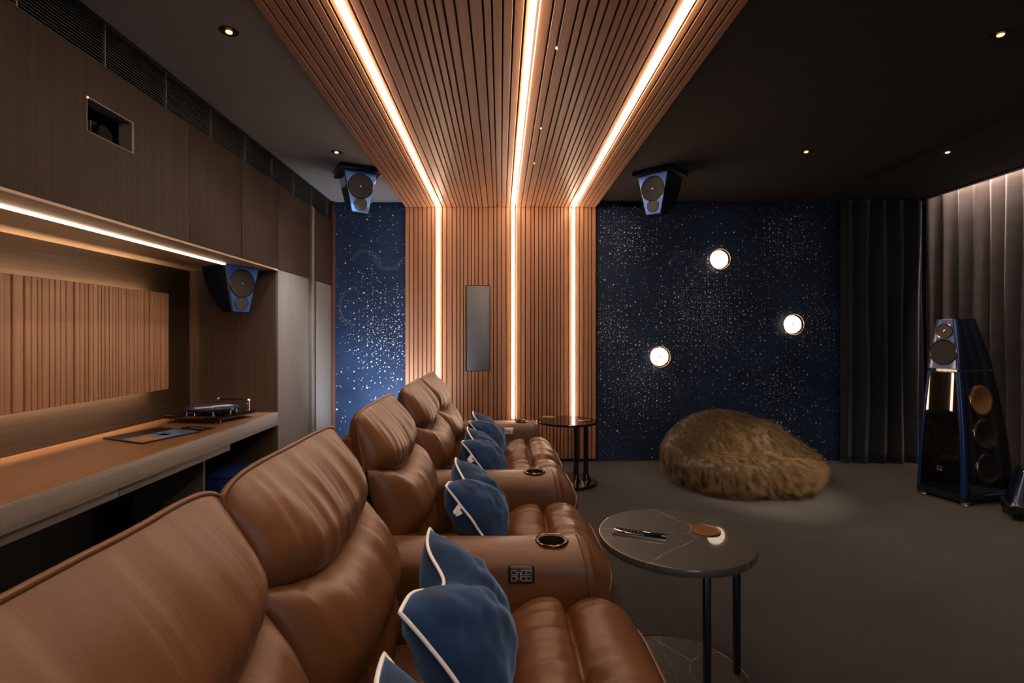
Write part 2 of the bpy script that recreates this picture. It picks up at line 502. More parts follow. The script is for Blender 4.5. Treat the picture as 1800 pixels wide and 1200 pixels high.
    L(nt, math_('MULTIPLY', sw, .33), m1.inputs['Fac'])
    m2 = nnode(nt, 'ShaderNodeMixRGB'); L(nt, m1.outputs['Color'], m2.inputs['Color1']); m2.inputs['Color2'].default_value = (.95,.95,1.0,1)
    L(nt, star, m2.inputs['Fac']); L(nt, m2.outputs['Color'], b.inputs['Base Color'])
    b.inputs['Roughness'].default_value = .5; b.inputs['Specular IOR Level'].default_value = .25
    return m
M['stars'] = stars()

# ------------------------------------------------------------------ constants
EYE = 1.255; F = 925.0
D = 5.30          # back wall
CH = 2.60         # ceiling
XC = -1.69        # cabinet front plane
XN = -2.365       # niche back
XR = 4.50         # right wall

# ------------------------------------------------------------------ camera
cam_d = bpy.data.cameras.new('camera'); cam = bpy.data.objects.new('camera', cam_d); COL.objects.link(cam)
cam.location = (0,0,EYE); cam.rotation_euler = (R(90),0,0)
cam_d.sensor_width = 36; cam_d.lens = F/1800*36
cam_d.shift_x = 20/1800; cam_d.shift_y = -10/1800
cam_d.clip_start = .02; cam_d.clip_end = 60
scene.camera = cam

# ------------------------------------------------------------------ room shell
struct('floor', MB().box(-2.5, XR+.1, -2.0, D+.1, -.1, 0), M['carpet'], flat=True)
struct('wall_back', MB().box(-2.5, XR+.1, D, D+.1, 0, 2.8), M['stars'], flat=True)
struct('wall_left', MB().box(XN-.1, XN, -2.0, D, 0, 2.8), M['niche'], flat=True)
struct('wall_right', MB().box(XR, XR+.1, -2.0, D, 0, 2.8), M['wallpaint'], flat=True)
struct('wall_front', MB().box(-2.5, XR+.1, -2.1, -2.0, 0, 2.8), M['wallpaint'], flat=True)
struct('ceiling', MB().box(XN, -.2, -2.0, D, CH, CH+.06), M['ceil_l'], flat=True)
struct('ceiling', MB().box(-.2, 4.18, -2.0, D, CH, CH+.06).box(4.18, XR, -2.0, D, 2.75, 2.80).box(4.15, 4.18, -2.0, D, CH+.06, 2.80), M['ceil_r'], flat=True)
struct('trim_1', MB().box(-1.692, -1.660, 5.255, D, 0, CH, .003), M['redtrim'])
# edge trim of the curtain recess
struct('trim_2', MB().box(4.135, 4.18, -2.0, D, CH-.012, CH, .002), M['darktrim'])

# ------------------------------------------------------------------ slatted feature: wall run and ceiling run
LEDX = (-.620, .128, .727)
WX0, WX1 = -.950, .966
rs = random.Random(11)
slats = []
x = WX0
while x < WX1 - .015:
    w = rs.choice((.026,.026,.027,.035,.035,.046))
    x1 = min(x+w, WX1)
    slats.append((x, x1)); x = x1 + .0085
HW = .0145   # half width of a light channel
def cut(segs):
    out = []
    for a, b in segs:
        pieces = [(a, b)]
        for lx in LEDX:
            q = []
            for (p0, p1) in pieces:
                if p1 <= lx-HW or p0 >= lx+HW: q.append((p0, p1)); continue
                if p0 < lx-HW: q.append((p0, lx-HW))
                if p1 > lx+HW: q.append((lx+HW, p1))
            pieces = q
        out += [p for p in pieces if p[1]-p[0] > .006]
    return out
slats = cut(slats)
GX0, GX1, GZ0, GZ1 = -.352, -.102, .900, 1.760
ZC = 2.538       # underside of ceiling slats
wp = thing('slatted_wall_panel', 'copper-brown slatted timber panel running up the middle of the starry back wall', 'wall panel', (0, D, 0))
MB().box(WX0-.004, WX1+.004, 5.272, D-.0005, .03, CH-.001).build('backing', M['groove'], wp, world=True, flat=True)
mb = MB()
for a, b in slats:
    if b > GX0 and a < GX1:
        a0, b0 = a, b
        mb.box(a, b, 5.25, 5.273, .03, GZ0, .0012, 1)
        mb.box(a, b, 5.25, 5.273, GZ1, ZC+.003, .0012, 1)
        if a < GX0: mb.box(a, GX0, 5.25, 5.273, GZ0, GZ1)
        if b > GX1: mb.box(GX1, b, 5.25, 5.273, GZ0, GZ1)
    else:
        mb.box(a, b, 5.25, 5.273, .03, ZC+.003, .0012, 1)
for lx in LEDX: mb.box(lx-HW, lx+HW, 5.25, 5.273, .03, .43)
mb.build('slats', M['slat'], wp, world=True, flat=True)
cp = thing('slatted_ceiling_panel', 'copper-brown slatted timber canopy running along the ceiling above the sofa', 'ceiling panel', (0, 1.7, CH))
MB().box(WX0-.004, WX1+.004, -1.9, 5.272, 2.562, CH-.0005).build('backing', M['groove'], cp, world=True, flat=True)
mb = MB()
for a, b in slats:
    mb.box(a, b, -1.9, 5.271, ZC, 2.563, .0012, 1)
mb.build('slats', M['slat'], cp, world=True, flat=True)
names = ('leftmost', 'middle', 'rightmost')
for i, lx in enumerate(LEDX):
    t = thing('light_strip', '%s of the three warm light strips crossing the slatted ceiling and wall' % names[i], 'light strip', (lx, 5.26, 0), 0, 'light strips in the slatted timber')
    MB().box(lx-.0095, lx+.0095, -1.9, 5.236, ZC-.014, 2.5615, .004, 2).build('ceiling_run', M['led'], t, world=True)
    MB().box(lx-.0095, lx+.0095, 5.237, 5.2715, .432, ZC-.014, .004, 2).build('wall_run', M['led'], t, world=True)
# grey panel let into the slats
t = thing('in_wall_speaker', 'tall narrow grey panel set into the slatted wall', 'wall speaker', ((GX0+GX1)/2, 5.27, GZ0))
MB().box(GX0+.012, GX1-.006, 5.254, 5.2715, GZ0+.006, GZ1-.006, .003).build('grille', M['grey_panel'], t, world=True)
mb = MB(); mb.box(GX0+.001, GX0+.011, 5.246, 5.2715, GZ0+.001, GZ1-.001); mb.box(GX1-.005, GX1-.001, 5.246, 5.2715, GZ0+.001, GZ1-.001)
mb.build('frame', M['darktrim'], t, world=True, flat=True)
# pinhole lamps in the ceiling slats
for k, (py, lab) in enumerate(((2.35, 'nearest'), (3.26, 'middle'), (3.92, 'farthest'))):
    o = MB().lathe([(0,.006),(.0045,.006),(.0045,-.002),(.003,-.003),(0,-.003)], (0,0,0), 16).build('pinhole_light', M['pin'])
    o.location = (.25, py, ZC-.0005)
    tag(o, 'tiny pinhole light in the slatted ceiling, %s of the three' % lab, 'light', 'pinhole lights in the slats')

# ------------------------------------------------------------------ left joinery
# upper cabinets with the projector window
PY0, PY1, PZ0, PZ1 = 2.147, 2.423, 2.092, 2.235
t = thing('upper_cabinet', 'long dark brown upper cabinet with the projector window, above the lit niche', 'cabinet', (XN, .5, 1.76))
mb = MB()
mb.box(XN+.001, XC-.02, -1.9, 2.853, 1.762, 2.02); mb.box(XN+.001, XC-.02, -1.9, 2.853, 2.30, 2.398)
mb.box(XN+.001, XC-.02, -1.9, 2.05, 2.02, 2.30); mb.box(XN+.001, XC-.02, 2.50, 2.853, 2.02, 2.30)
mb.build('carcass', M['black_void'], t, world=True, flat=True)
mb = MB()
mb.box(XC-.02, XC, -1.9, PY0, 1.76, 2.398); mb.box(XC-.02, XC, PY1, 2.855, 1.76, 2.398)
mb.box(XC-.02, XC, PY0, PY1, 1.76, PZ0); mb.box(XC-.02, XC, PY0, PY1, PZ1, 2.398)
mb.build('front_panel', M['cab'], t, world=True, flat=True)
mb = MB()
for (a,b,c,d) in ((PY0,PY1,PZ1-.006,PZ1),(PY0,PY1,PZ0,PZ0+.004),(PY1-.012,PY1,PZ0+.004,PZ1-.006),(PY0,PY0+.004,PZ0+.004,PZ1-.006)):
    mb.box(XC-.06, XC+.001, a, b, c, d)
mb.build('window_frame', M['louvre_div'], t, world=True, flat=True)
for (y0, y1, lab) in ((2.857, 3.433, 'dark brown upper cabinet, middle of the three above the niche'), (3.437, 3.998, 'dark brown upper cabinet above the hanging blue niche speaker')):
    t = thing('upper_cabinet', lab, 'cabinet', (XN, (y0+y1)/2, 1.76))
    MB().box(XN+.001, XC-.02, y0, y1, 1.762, 2.398).build('carcass', M['black_void'], t, world=True, flat=True)
    MB().box(XC-.02, XC, y0+.001, y1-.001, 1.76, 2.398, .0015).build('door', M['cab'], t, world=True)
# soffit under the upper cabinets
t = thing('niche_soffit', 'warm brown veneer soffit lining the top of the desk niche', 'soffit', (XN, 1, 1.76))
MB().box(XN+.001, -1.903, -1.9, 3.998, 1.748, 1.7605).box(-1.877, XC, -1.9, 3.998, 1.748, 1.7595).build('lining', M['soffit'], t, world=True, flat=True)
o = MB().box(-1.8985, -1.8815, -1.9, 3.60, 1.740, 1.759, .003).build('light_strip', M['led_soffit'])
tag(o, 'warm white light strip let into the soffit above the desk niche', 'light strip')
# projector in the window
t = thing('projector', 'dark projector behind the small window high in the cabinet wall', 'projector', (-1.95, 2.29, 2.05))
MB().box(-2.20, -1.79, 2.19, 2.44, 2.06, 2.20, .012, 3).build('body', M['black_satin'], t, world=True)
mb = MB(); mb.cyl((-1.79,2.345,2.14), (-1.765,2.345,2.14), .055, .05, 32); mb.build('lens', M['black_gloss'], t, world=True)
mb = MB(); mb.tube([(-1.785, 2.29+.055*math.cos(a)*0+ (.055 if k in (0,1) else -.055)*1.0+.055, 2.14+(.05 if k in (1,2) else -.05)) for k, a in enumerate((0,1,2,3))], .0025, 6, True); mb.build('lens_frame', M['louvre_div'], t, world=True)
MB().box(-1.79, -1.786, 2.20, 2.275, 2.075, 2.185, .001).build('vent', M['panel_brown'], t, world=True)
o = MB().lathe([(0,-.002),(.004,-.002),(.004,.002),(0,.003)], (0,0,0), 12, Matrix.Rotation(R(90),4,'Y')).build('indicator_light', M['red_led'])
o.location = (XC+.003, PY0+.003, PZ1-.006)
tag(o, 'tiny red indicator light at the corner of the projector window', 'light')

# louvre along the top of the cabinets
t = thing('air_grille', 'long black horizontal-slat air grille between the cabinets and the ceiling', 'vent', (XC, 1.6, 2.40))
MB().box(XN+.001, XC-.05, -1.9, 5.25, 2.40, CH-.001).build('duct', M['black_void'], t, world=True, flat=True)
mb = MB()
for k in range(15):
    z = 2.406 + k*.0128
    mb.box(XC-.034, XC-.004, -1.9, 5.25, z, z+.0035, 0, 1, Matrix.Translation((0,0,0)))
mb.build('slats', M['louvre'], t, world=True, flat=True)
for k in range(14):
    y = .196+.411*k-.411
    if y > 5.2: break
    MB().box(XC-.036, XC-.001, y-.0025, y+.0025, 2.40, 2.592).build('divider', M['louvre_div'], t, world=True, flat=True)
MB().box(XC-.03, XC+.002, -1.9, 5.25, 2.588, CH-.001).box(XC-.03, XC+.001, -1.9, 5.25, 2.3985, 2.402).build('frame', M['black_satin'], t, world=True, flat=True)

# tall cupboards beyond the niche
def tall(y0, y1, lab, mat):
    t = thing('tall_cabinet', lab, 'cabinet', (XN, (y0+y1)/2, 0))
    MB().box(XN+.001, XC-.02, y0, y1, 0, 2.397).build('carcass', M['cab_side'], t, world=True, flat=True)
    MB().box(XC-.02, XC, y0+.001, y1-.0015, 1.7635, 2.397, .0015).build('upper_door', M['cab'], t, world=True)
    MB().box(XC-.02, XC, y0+.001, y1-.0015, .05, 1.7575, .0015).build('lower_door', mat, t, world=True)
    MB().box(XN+.002, XC-.03, y0+.002, y1-.002, 0, .05).build('plinth', M['black_satin'], t, world=True, flat=True)
    return t
tall(4.0, 4.635, 'tall brown cabinet with upper and lower door beside the desk niche', M['cab_grey_lit'])
tall(4.808, 5.253, 'tall dark cabinet between the upright handle rail and the starry wall', M['cab_grey_lit'])
t = thing('handle_rail', 'upright projecting handle rail between the two tall cabinets', 'handle', (XC, 4.72, 0))
MB().box(XN+.001, XC-.02, 4.6355, 4.8075, 0, 2.397).box(XC-.02, XC+.028, 4.64, 4.70, .05, 2.397, .003).build('rail', M['cab_grey_lit'], t, world=True)
MB().box(XC-.02, XC+.005, 4.702, 4.803, .05, 2.397, .002).build('recess', M['cab'], t, world=True)

# desk counter
CT = .675
t = thing('desk_counter', 'long brown desk counter with pale front edge in the wall niche', 'counter', (XN, 1.5, .58))
MB().box(XN+.001, XC-.024, -1.9, 3.998, CT-.095, CT).build('top', M['counter'], t, world=True, flat=True)
tag(MB().box(XC-.024, XC, -1.9, 3.998, CT-.097, CT+.0003, .0015).build('front_edge', M['counter_edge'], t, world=True), 'pale greige front edge')
for (y0, y1) in ((2.375, 3.34), (1.40, 2.365)):
    d = MB().box(XN+.02, XC-.045, y0, y1, .535, .579).build('drawer', M['cab'], t, world=True, flat=True)
    MB().box(XC-.045, XC-.028, y0-.002, y1+.002, .53, .579, .001).build('drawer_front', M['counter_edge'], d, world=True)
o = MB().box(XN+.001, -1.90, 3.36, 3.385, 0, .577, .001).build('desk_support', M['cab_grey_lit'])
tag(o, 'upright support panel under the desk counter', 'panel')
o = MB().box(XN+.001, XN+.019, -1.9, 3.359, 0, .577).box(XN+.001, XN+.019, 3.386, 3.998, 0, .577).build('back_board', M['black_void'], flat=True)
tag(o, 'black back board in the dark space under the desk counter', 'panel')

# fluted panel, back-lit
FX0, FX1 = -2.305, -2.270
FY1 = 3.61; FZ0, FZ1 = .892, 1.543
t = thing('fluted_panel', 'back-lit copper-brown fluted timber panel on the niche wall', 'wall panel', (FX0, 1.2, FZ0))
MB().box(FX0, FX0+.012, -1.5, FY1, FZ0, FZ1).build('board', M['groove'], t, world=True, flat=True)
mb = MB(); rs = random.Random(5); y = FY1
while y > -1.45:
    w = rs.choice((.018,.022,.030,.038))
    mb.box(FX0+.0115, FX1 - rs.choice((0,0,.006)), y-w, y, FZ0, FZ1, .003, 2); y -= w+.004
mb.build('flutes', M['flute'], t, world=True)
for yy in (-.9, 3.2): MB().box(XN+.0005, FX0-.0002, yy, yy+.1, 1.1, 1.3).build('mounting_block', M['groove'], t, world=True, flat=True)
MB().box(FX0-.018, FX0-.001, -1.5, 3.50, FZ1-.050, FZ1-.033).build('upper_light', M['led_soft'], t, world=True, flat=True)
MB().box(FX0-.018, FX0-.001, -1.5, 3.50, FZ0+.033, FZ0+.050).build('lower_light', M['led_soft'], t, world=True, flat=True)

# ------------------------------------------------------------------ curtains
def curtain(name, path, pitch, amp, z0, z1, mat, label, seed, sag=0):
    """path: list of (x,y) points; folds pushed along the path normal"""
    P = spl([(p[0], p[1], 0) for p in path], 40)
    s = [0]
    for i in range(1, len(P)): s.append(s[-1] + (P[i]-P[i-1]).length)
    tot = s[-1]
    n = int(tot/pitch*22)
    rr = random.Random(seed)
    ph = [rr.uniform(.75, 1.25) for _ in range(int(tot/pitch)+3)]
    pts = []
    for k in range(n+1):
        a = tot*k/n
        i = max(0, min(len(P)-2, next((j for j in range(len(s)-1) if s[j+1] >= a), len(P)-2)))
        f = (a-s[i])/max(1e-6, s[i+1]-s[i])
        p = P[i].lerp(P[i+1], f)
        tg = (P[min(i+1,len(P)-1)]-P[i]).normalized()
        pts.append((p, Vector((tg.y, -tg.x, 0)), tg, a))
    NZ = 24
    nn_ = lambda q: noise.noise(Vector((q*.8, seed, 2.0)))
    mb = MB(); rings = []
    for j in range(NZ+1):
        v = j/NZ; z = lerp(z0, z1, v)
        row = []
        for p, nn, tg, a in pts:
            q = a/pitch
            w = noise.noise(Vector((q*.45+seed, v*1.6, 0)))*1.1
            am = amp*(ph[int(q) % len(ph)])*(1-.15*v)
            c = math.sin(2*PI*q + w*1.0)
            c = c*(.85+.3*nn_(q))
            off = am*c + .012*noise.noise(Vector((a*6, v*3, seed)))
            sx = .12*amp*math.sin(4*PI*q + w)
            b = p + nn*off + tg*sx
            row.append(Vector((b.x, b.y, z + (0 if j else .006*noise.noise(Vector((a*5, 1, seed)))))))
        rings.append(row)
    mb.loft(rings, closed=False)
    o = mb.build(name, mat, ang=180)
    sm = o.modifiers.new('thickness', 'SOLIDIFY'); sm.thickness = .006
    tag(o, label, 'curtain')
    return o
curtain('curtain', [(3.36,5.20),(3.6,5.19),(3.9,5.19),(4.06,5.195),(4.19,5.20)], .17, .040, .008, 2.597, M['curtain_shaded'], 'velvet curtain in its shaded navy tone against the starry back wall, in the corner', 3)
curtain('curtain', [(4.25,5.245),(4.31,5.08),(4.335,4.6),(4.335,3),(4.335,1),(4.335,-1.8)], .150, .050, .008, 2.70, M['curtain'], 'velvet curtain in its lit grey-brown tone, lit from above along the right wall', 8)
o = MB().box(4.185, 4.200, -1.8, 5.0, 2.735, 2.749).build('cove_light', M['led_cove'], flat=True)
tag(o, 'hidden warm cove light above the right wall curtain', 'light strip')
o = MB().box(4.325, 4.345, -1.8, 5.2, 2.70, 2.749).build('curtain_track', M['darktrim'], flat=True)
tag(o, 'curtain track in the ceiling recess along the right wall', 'curtain track')

# ------------------------------------------------------------------ right ceiling details
t = thing('linear_slot', 'long black linear slot in the dark ceiling on the right', 'vent', (3.12, 2.2, CH))
MB().box(3.05, 3.155, -1.2, 4.47, CH-.004, CH-.0005).build('channel', M['black_void'], t, world=True, flat=True)
mb = MB()
for a in (3.045, 3.098, 3.155): mb.box(a, a+.006, -1.2, 4.475, CH-.009, CH-.0002)
mb.build('blade', M['black_satin'], t, world=True, flat=True)

def spot(loc, aim, power, ang, blend, col, rad=.02):
    l = bpy.data.lights.new('downlight_beam', 'SPOT'); l.energy = power; l.spot_size = R(ang); l.spot_blend = blend
    l.color = col; l.shadow_soft_size = rad
    o = bpy.data.objects.new('downlight_beam', l); COL.objects.link(o); o.location = loc
    o.rotation_euler = (Vector(aim)-Vector(loc)).to_track_quat('-Z','Y').to_euler()
    return o
WARM = (1.0,.74,.48)
def make_downlight():
    t = thing('downlight', 'x', 'downlight', (0,0,CH))
    MB().lathe([(.030,-.0005),(.040,-.0005),(.0405,-.002),(.039,-.003),(.033,-.003),(.030,-.002)], (0,0,0), 32).build('bezel', M['black_metal'], t)
    MB().lathe([(0,-.001),(.030,-.001),(.030,-.003),(0,-.003)], (0,0,0), 24).build('baffle', M['black_satin'], t)
    MB().lathe([(0,-.003),(.014,-.003),(.013,-.007),(.008,-.0095),(0,-.0105)], (0,0,0), 20).build('lamp', M['dlglow'], t)
    return t
dproto = make_downlight()
DL = [(-1.20,2.325,'small round downlight in the charcoal ceiling nearest the air grille',26),
      (-1.20,3.85,'small round downlight in the charcoal ceiling just ahead of the left blue speaker',210),
      (2.23,2.347,'round downlight with black bezel nearest the camera in the dark right ceiling',540),
      (2.23,3.84,'round downlight in the dark right ceiling above the fur beanbag',25),
      (3.27,3.85,'round downlight beside the black linear slot in the right ceiling',90)]
for i, (x, y, lab, pw) in enumerate(DL):
    o = dproto if i == 0 else copy_tree(dproto)
    o.location = (x, y, CH); o['label'] = lab; o['group'] = 'ceiling downlights'
    spot((x, y, CH-.02), (2.12, 4.10, .16) if i == 2 else ((-1.38, 4.62, 0) if i == 1 else (x, y, 0)), pw, {1: 66, 2: 26}.get(i, 78), .9, (.90,.95,1.0) if i == 1 else WARM)
# pinhole spots of the canopy, carrying on towards the viewpoint
for y, pw in ((3.92,8),(3.26,8),(2.35,8),(1.45,8),(.62,10)):
    spot((.25, y, ZC-.012), (-.10, y, .5), pw, 62, .8, (1.0,.72,.42), .006)
# the same grid of downlights carries on behind the viewpoint
for (x, y, pw) in ((-1.20,.80,22),(2.23,.82,16),(3.27,2.33,55),(3.27,.8,30),(2.23,-.7,20)):
    spot((x, y, CH-.02), (x, y, 0), pw, 72, .8, WARM)

# ------------------------------------------------------------------ wall lamps on the stars
def make_wall_lamp():
    t = thing('wall_lamp', 'x', 'wall lamp', (0,0,0))
    Mx = Matrix.Rotation(R(90),4,'X')      # local z -> -y (out of the wall)
    MB().lathe([(0,0),(.075,0),(.075,.03),(0,.03)], (0,0,0), 40, Mx).build('backplate', M['brass'], t)
    MB().lathe([(0,.03),(.088,.03),(.090,.034),(.087,.042),(.06,.048),(0,.050)], (0,0,0), 48, Mx).build('glass', M['lampglow'], t)
    mb = MB()
    pts = [Vector((math.cos(2*PI*k/56)*.103, -.062, math.sin(2*PI*k/56)*.106)) for k in range(56)]
    mb.tube(pts, .0045, 8, True)
    for k in range(3):
        a = PI/2 + k*2*PI/3
        mb.cyl((math.cos(a)*.07,-.02,math.sin(a)*.07), (math.cos(a)*.103,-.062,math.sin(a)*.103), .003, .003, 8)
    mb.build('ring', M['brass'], t)
    MB().lathe([(0,.049),(.007,.049),(.007,.060),(0,.062)], (0,0,0), 16, Mx).build('finial', M['brass'], t)
    return t
lp = make_wall_lamp()
for i, (x, z, lab) in enumerate(((2.185,2.018,'highest'), (2.917,1.368,'rightmost'), (1.588,1.046,'lowest and leftmost'))):
    o = lp if i == 0 else copy_tree(lp)
    o.location = (x, D-.001, z); o['label'] = 'glowing round brass-rimmed wall lamp on the starry wall, %s of the three' % lab; o['group'] = 'wall lamps on the starry wall'

# ------------------------------------------------------------------ blue hanging speakers
def make_speaker(name, label, plate, loc, rz, depth=.30):
    t = thing(name, label, 'speaker', loc, rz)
    z0 = -.04 if plate else -.002
    if plate:
        MB().box(-.165,.165,-.165,.165,-.04,-.0005,.003).build('mounting_plate', M['black_satin'], t)
    H = .325
    def sect(f):
        hw = lerp(.132, .066, f); yf = lerp(-.135, -.115, f); yb = -.135 + depth*math.sqrt(max(0, 1-(f*.90)**2.2))
        return hw, yf, max(yb, yf+.09)
    mb = MB(); rings = []
    for k in range(13):
        f = k/12; hw, yf, yb = sect(f); z = z0 - H*f
        r = .016
        rings.append([(-hw+r*.4,yf,z),(hw-r*.4,yf,z),(hw,yf+r*.5,z),(hw*.93,yb-r,z),(hw*.93-r,yb,z),(-hw*.93+r,yb,z),(-hw*.93,yb-r,z),(-hw,yf+r*.5,z)])
    mb.loft(rings); mb.build('cabinet', M['navy_lac'], t, ang=30)
    # baffle
    mb = MB()
    def bz(f): hw, yf, yb = sect(f); return hw-.004, yf, z0-H*f
    a = bz(.01); b = bz(.99)
    for s in ((0,0),):
        fr = [(-a[0],a[1]-.007,a[2]),(a[0],a[1]-.007,a[2]),(b[0],b[1]-.007,b[2]),(-b[0],b[1]-.007,b[2])]
        bk = [(-a[0],a[1]+.001,a[2]),(a[0],a[1]+.001,a[2]),(b[0],b[1]+.001,b[2]),(-b[0],b[1]+.001,b[2])]
        mb.loft([bk, fr])
    bmesh.ops.bevel(mb.bm, geom=list(mb.bm.edges), offset=.003, segments=2, affect='EDGES')
    mb.build('front_baffle', M['blue_lac'], t)
    sl = math.atan2(b[1]-a[1], H)
    for nm, f, r, mt in (('woofer', .375, .096, M['grille']), ('tweeter', .80, .050, M['grille_grey'])):
        yy = lerp(a[1], b[1], f)-.007; zz = z0-H*f
        Mx = Matrix.Translation((0,yy,zz)) @ Matrix.Rotation(R(90)+sl,4,'X')
        w = MB().lathe([(0,.002),(r*.96,.002),(r*.99,.004),(r,.001),(r,-.003),(0,-.003)], (0,0,0), 48, Mx).build(nm, mt, t)
        MB().lathe([(r,-.001),(r*1.04,-.001),(r*1.04,.003),(r*1.01,.005),(r,.003)], (0,0,0), 48, Mx).build('trim_ring', M['navy_lac'], w)
        if nm == 'woofer':
            MB().lathe([(0,.002),(.006,.002),(.005,.005),(0,.006)], (0,0,0), 16, Mx).build('dust_cap', M['silver'], w)
    return t
make_speaker('ceiling_speaker', 'blue speaker hung from the charcoal ceiling left of the slatted canopy', True, (-1.165,4.285,CH), R(25.5))
make_speaker('ceiling_speaker', 'blue speaker hung from the dark ceiling right of the slatted canopy', True, (1.312,4.328,CH), R(-43))
make_speaker('niche_speaker', 'blue speaker hung under the soffit at the far end of the desk niche', False, (-1.945,3.785,1.748), R(61.9), .29)

# ------------------------------------------------------------------ sofa
SEATS = [(.27,.87),(.87,1.47),(1.67,2.27),(2.47,3.07),(3.07,3.67)]
ARMS = [(.07,.27),(1.47,1.67),(2.27,2.47),(3.67,3.87)]
ARMZ = .640
sofa = thing('cinema_sofa', 'long row of five brown leather recliner seats with shared armrests', 'sofa', (0,1.97,0))
def W(mb, n, m, p=None, **k): return mb.build(n, m, p or sofa, world=True, **k)
def nz(*a): return noise.noise(Vector(a))

def headrest(y0, y1, sd):
    wd = y1-y0
    def P(u, v):
        e = abs(2*u-1)
        yy = y0 + .004 + (wd-.008)*u
        zb = .735 + .085*e**2.0 + .012*math.exp(-(e/.05)**2)
        zt = 1.012 - .022*e**9 + .004*nz(u*4, sd, 1)
        z = lerp(zb, zt, v)
        x = lerp(-.435, -.462, v) + .004*nz(u*3, v*2, sd)
        return Vector((x, yy, z))
    def hf(u, v):
        e = abs(2*u-1); g = abs(2*v-1)
        vt = max(0, (v-.34)/.66); vb = max(0, (.34-v)/.34)
        h = .104*(1-e**5)**.5*(1-vt**1.45)*(1-vb**2.6)**.55
        # vertical creases, stronger towards the ends
        cr = (.3-1.3*abs(nz(u*9+sd*3, v*.9+sd, 3.3)))*.012 + nz(u*34+sd, v*1.6, 9.1)*.0036
        cr += -.022*math.exp(-((u-.5)/.018)**2)*sstep(.42, .02, v)
        h += cr*(.45+.55*e)*min(1, (1-e)*9)*min(1, (1-g)*6) if e > .02 else cr*.35*min(1,(1-g)*6)
        return max(.002, h)
    def hb(u, v):
        e = abs(2*u-1)
        return .055*(1-e**6)**.5*(1-abs(2*v-1)**3)**.5
    N = Vector((.985,0,.17))
    h = W(MB().pillow(P, N, hf, hb, 64, 36), 'headrest', M['leather_back'], ang=60)
    pts = [P(k/40,1) for k in range(41)] + [P(1,1-k/12) for k in range(1,13)]
    pts = [P(0,k/12) for k in range(12)] + pts
    W(MB().tube(pts, .0048, 14), 'piping', M['piping'], h)

def lumbar(y0, y1, sd):
    wd = y1-y0
    def P(u, v):
        e = abs(2*u-1)
        yy = y0 + .004 + (wd-.008)*u
        zb = .575 - .035*(1-e**2); zt = .770 + .062*e**1.8
        z = lerp(zb, zt, v)
        x = lerp(-.335, -.425, v) - .02*e**4*(1-v)
        return Vector((x, yy, z))
    def hf(u, v):
        e = abs(2*u-1); g = abs(2*v-1)
        h = .125*(1-e**4.5)**.5*(1-g**2.8)**.6*(1-.15*(v-.4))
        cr = (.3-1.3*abs(nz(u*8+sd*5, v*1.0+sd, 1.7)))*.014 + nz(u*30+sd, v*1.4, 4.1)*.0035
        cr += -.016*math.exp(-((u-.5)/.03)**2)*sstep(.6,1,v)
        h += cr*(.4+.6*e)*min(1,(1-e)*8)*min(1,(1-g)*6)
        return max(.002, h)
    def hb(u, v):
        return .03*(1-abs(2*u-1)**8)**.5*(1-abs(2*v-1)**4)**.5
    W(MB().pillow(P, Vector((.93,0,.36)), hf, hb, 60, 36), 'back_cushion', M['leather_back'], ang=60)

def lowback(y0, y1, sd):
    wd = y1-y0
    def P(u, v):
        e = abs(2*u-1)
        return Vector((lerp(-.315,-.385,v), y0+.005+(wd-.01)*u, lerp(.42,.655+.02*e**3,v)))
    def hf(u, v):
        e = abs(2*u-1); g = abs(2*v-1)
        h = .085*(1-e**6)**.5*(1-g**3)**.55
        h += (nz(u*12+sd, v*1.2, 7.7)*.008+nz(u*26, v*2, sd)*.004)*min(1,(1-e)*8)*min(1,(1-g)*6)
        return max(.002, h)
    W(MB().pillow(P, Vector((.94,0,.34)), hf, lambda u,v: .02*(1-abs(2*u-1)**8)**.5*(1-abs(2*v-1)**4)**.5, 40, 24), 'lower_back', M['leather_back'], ang=60)

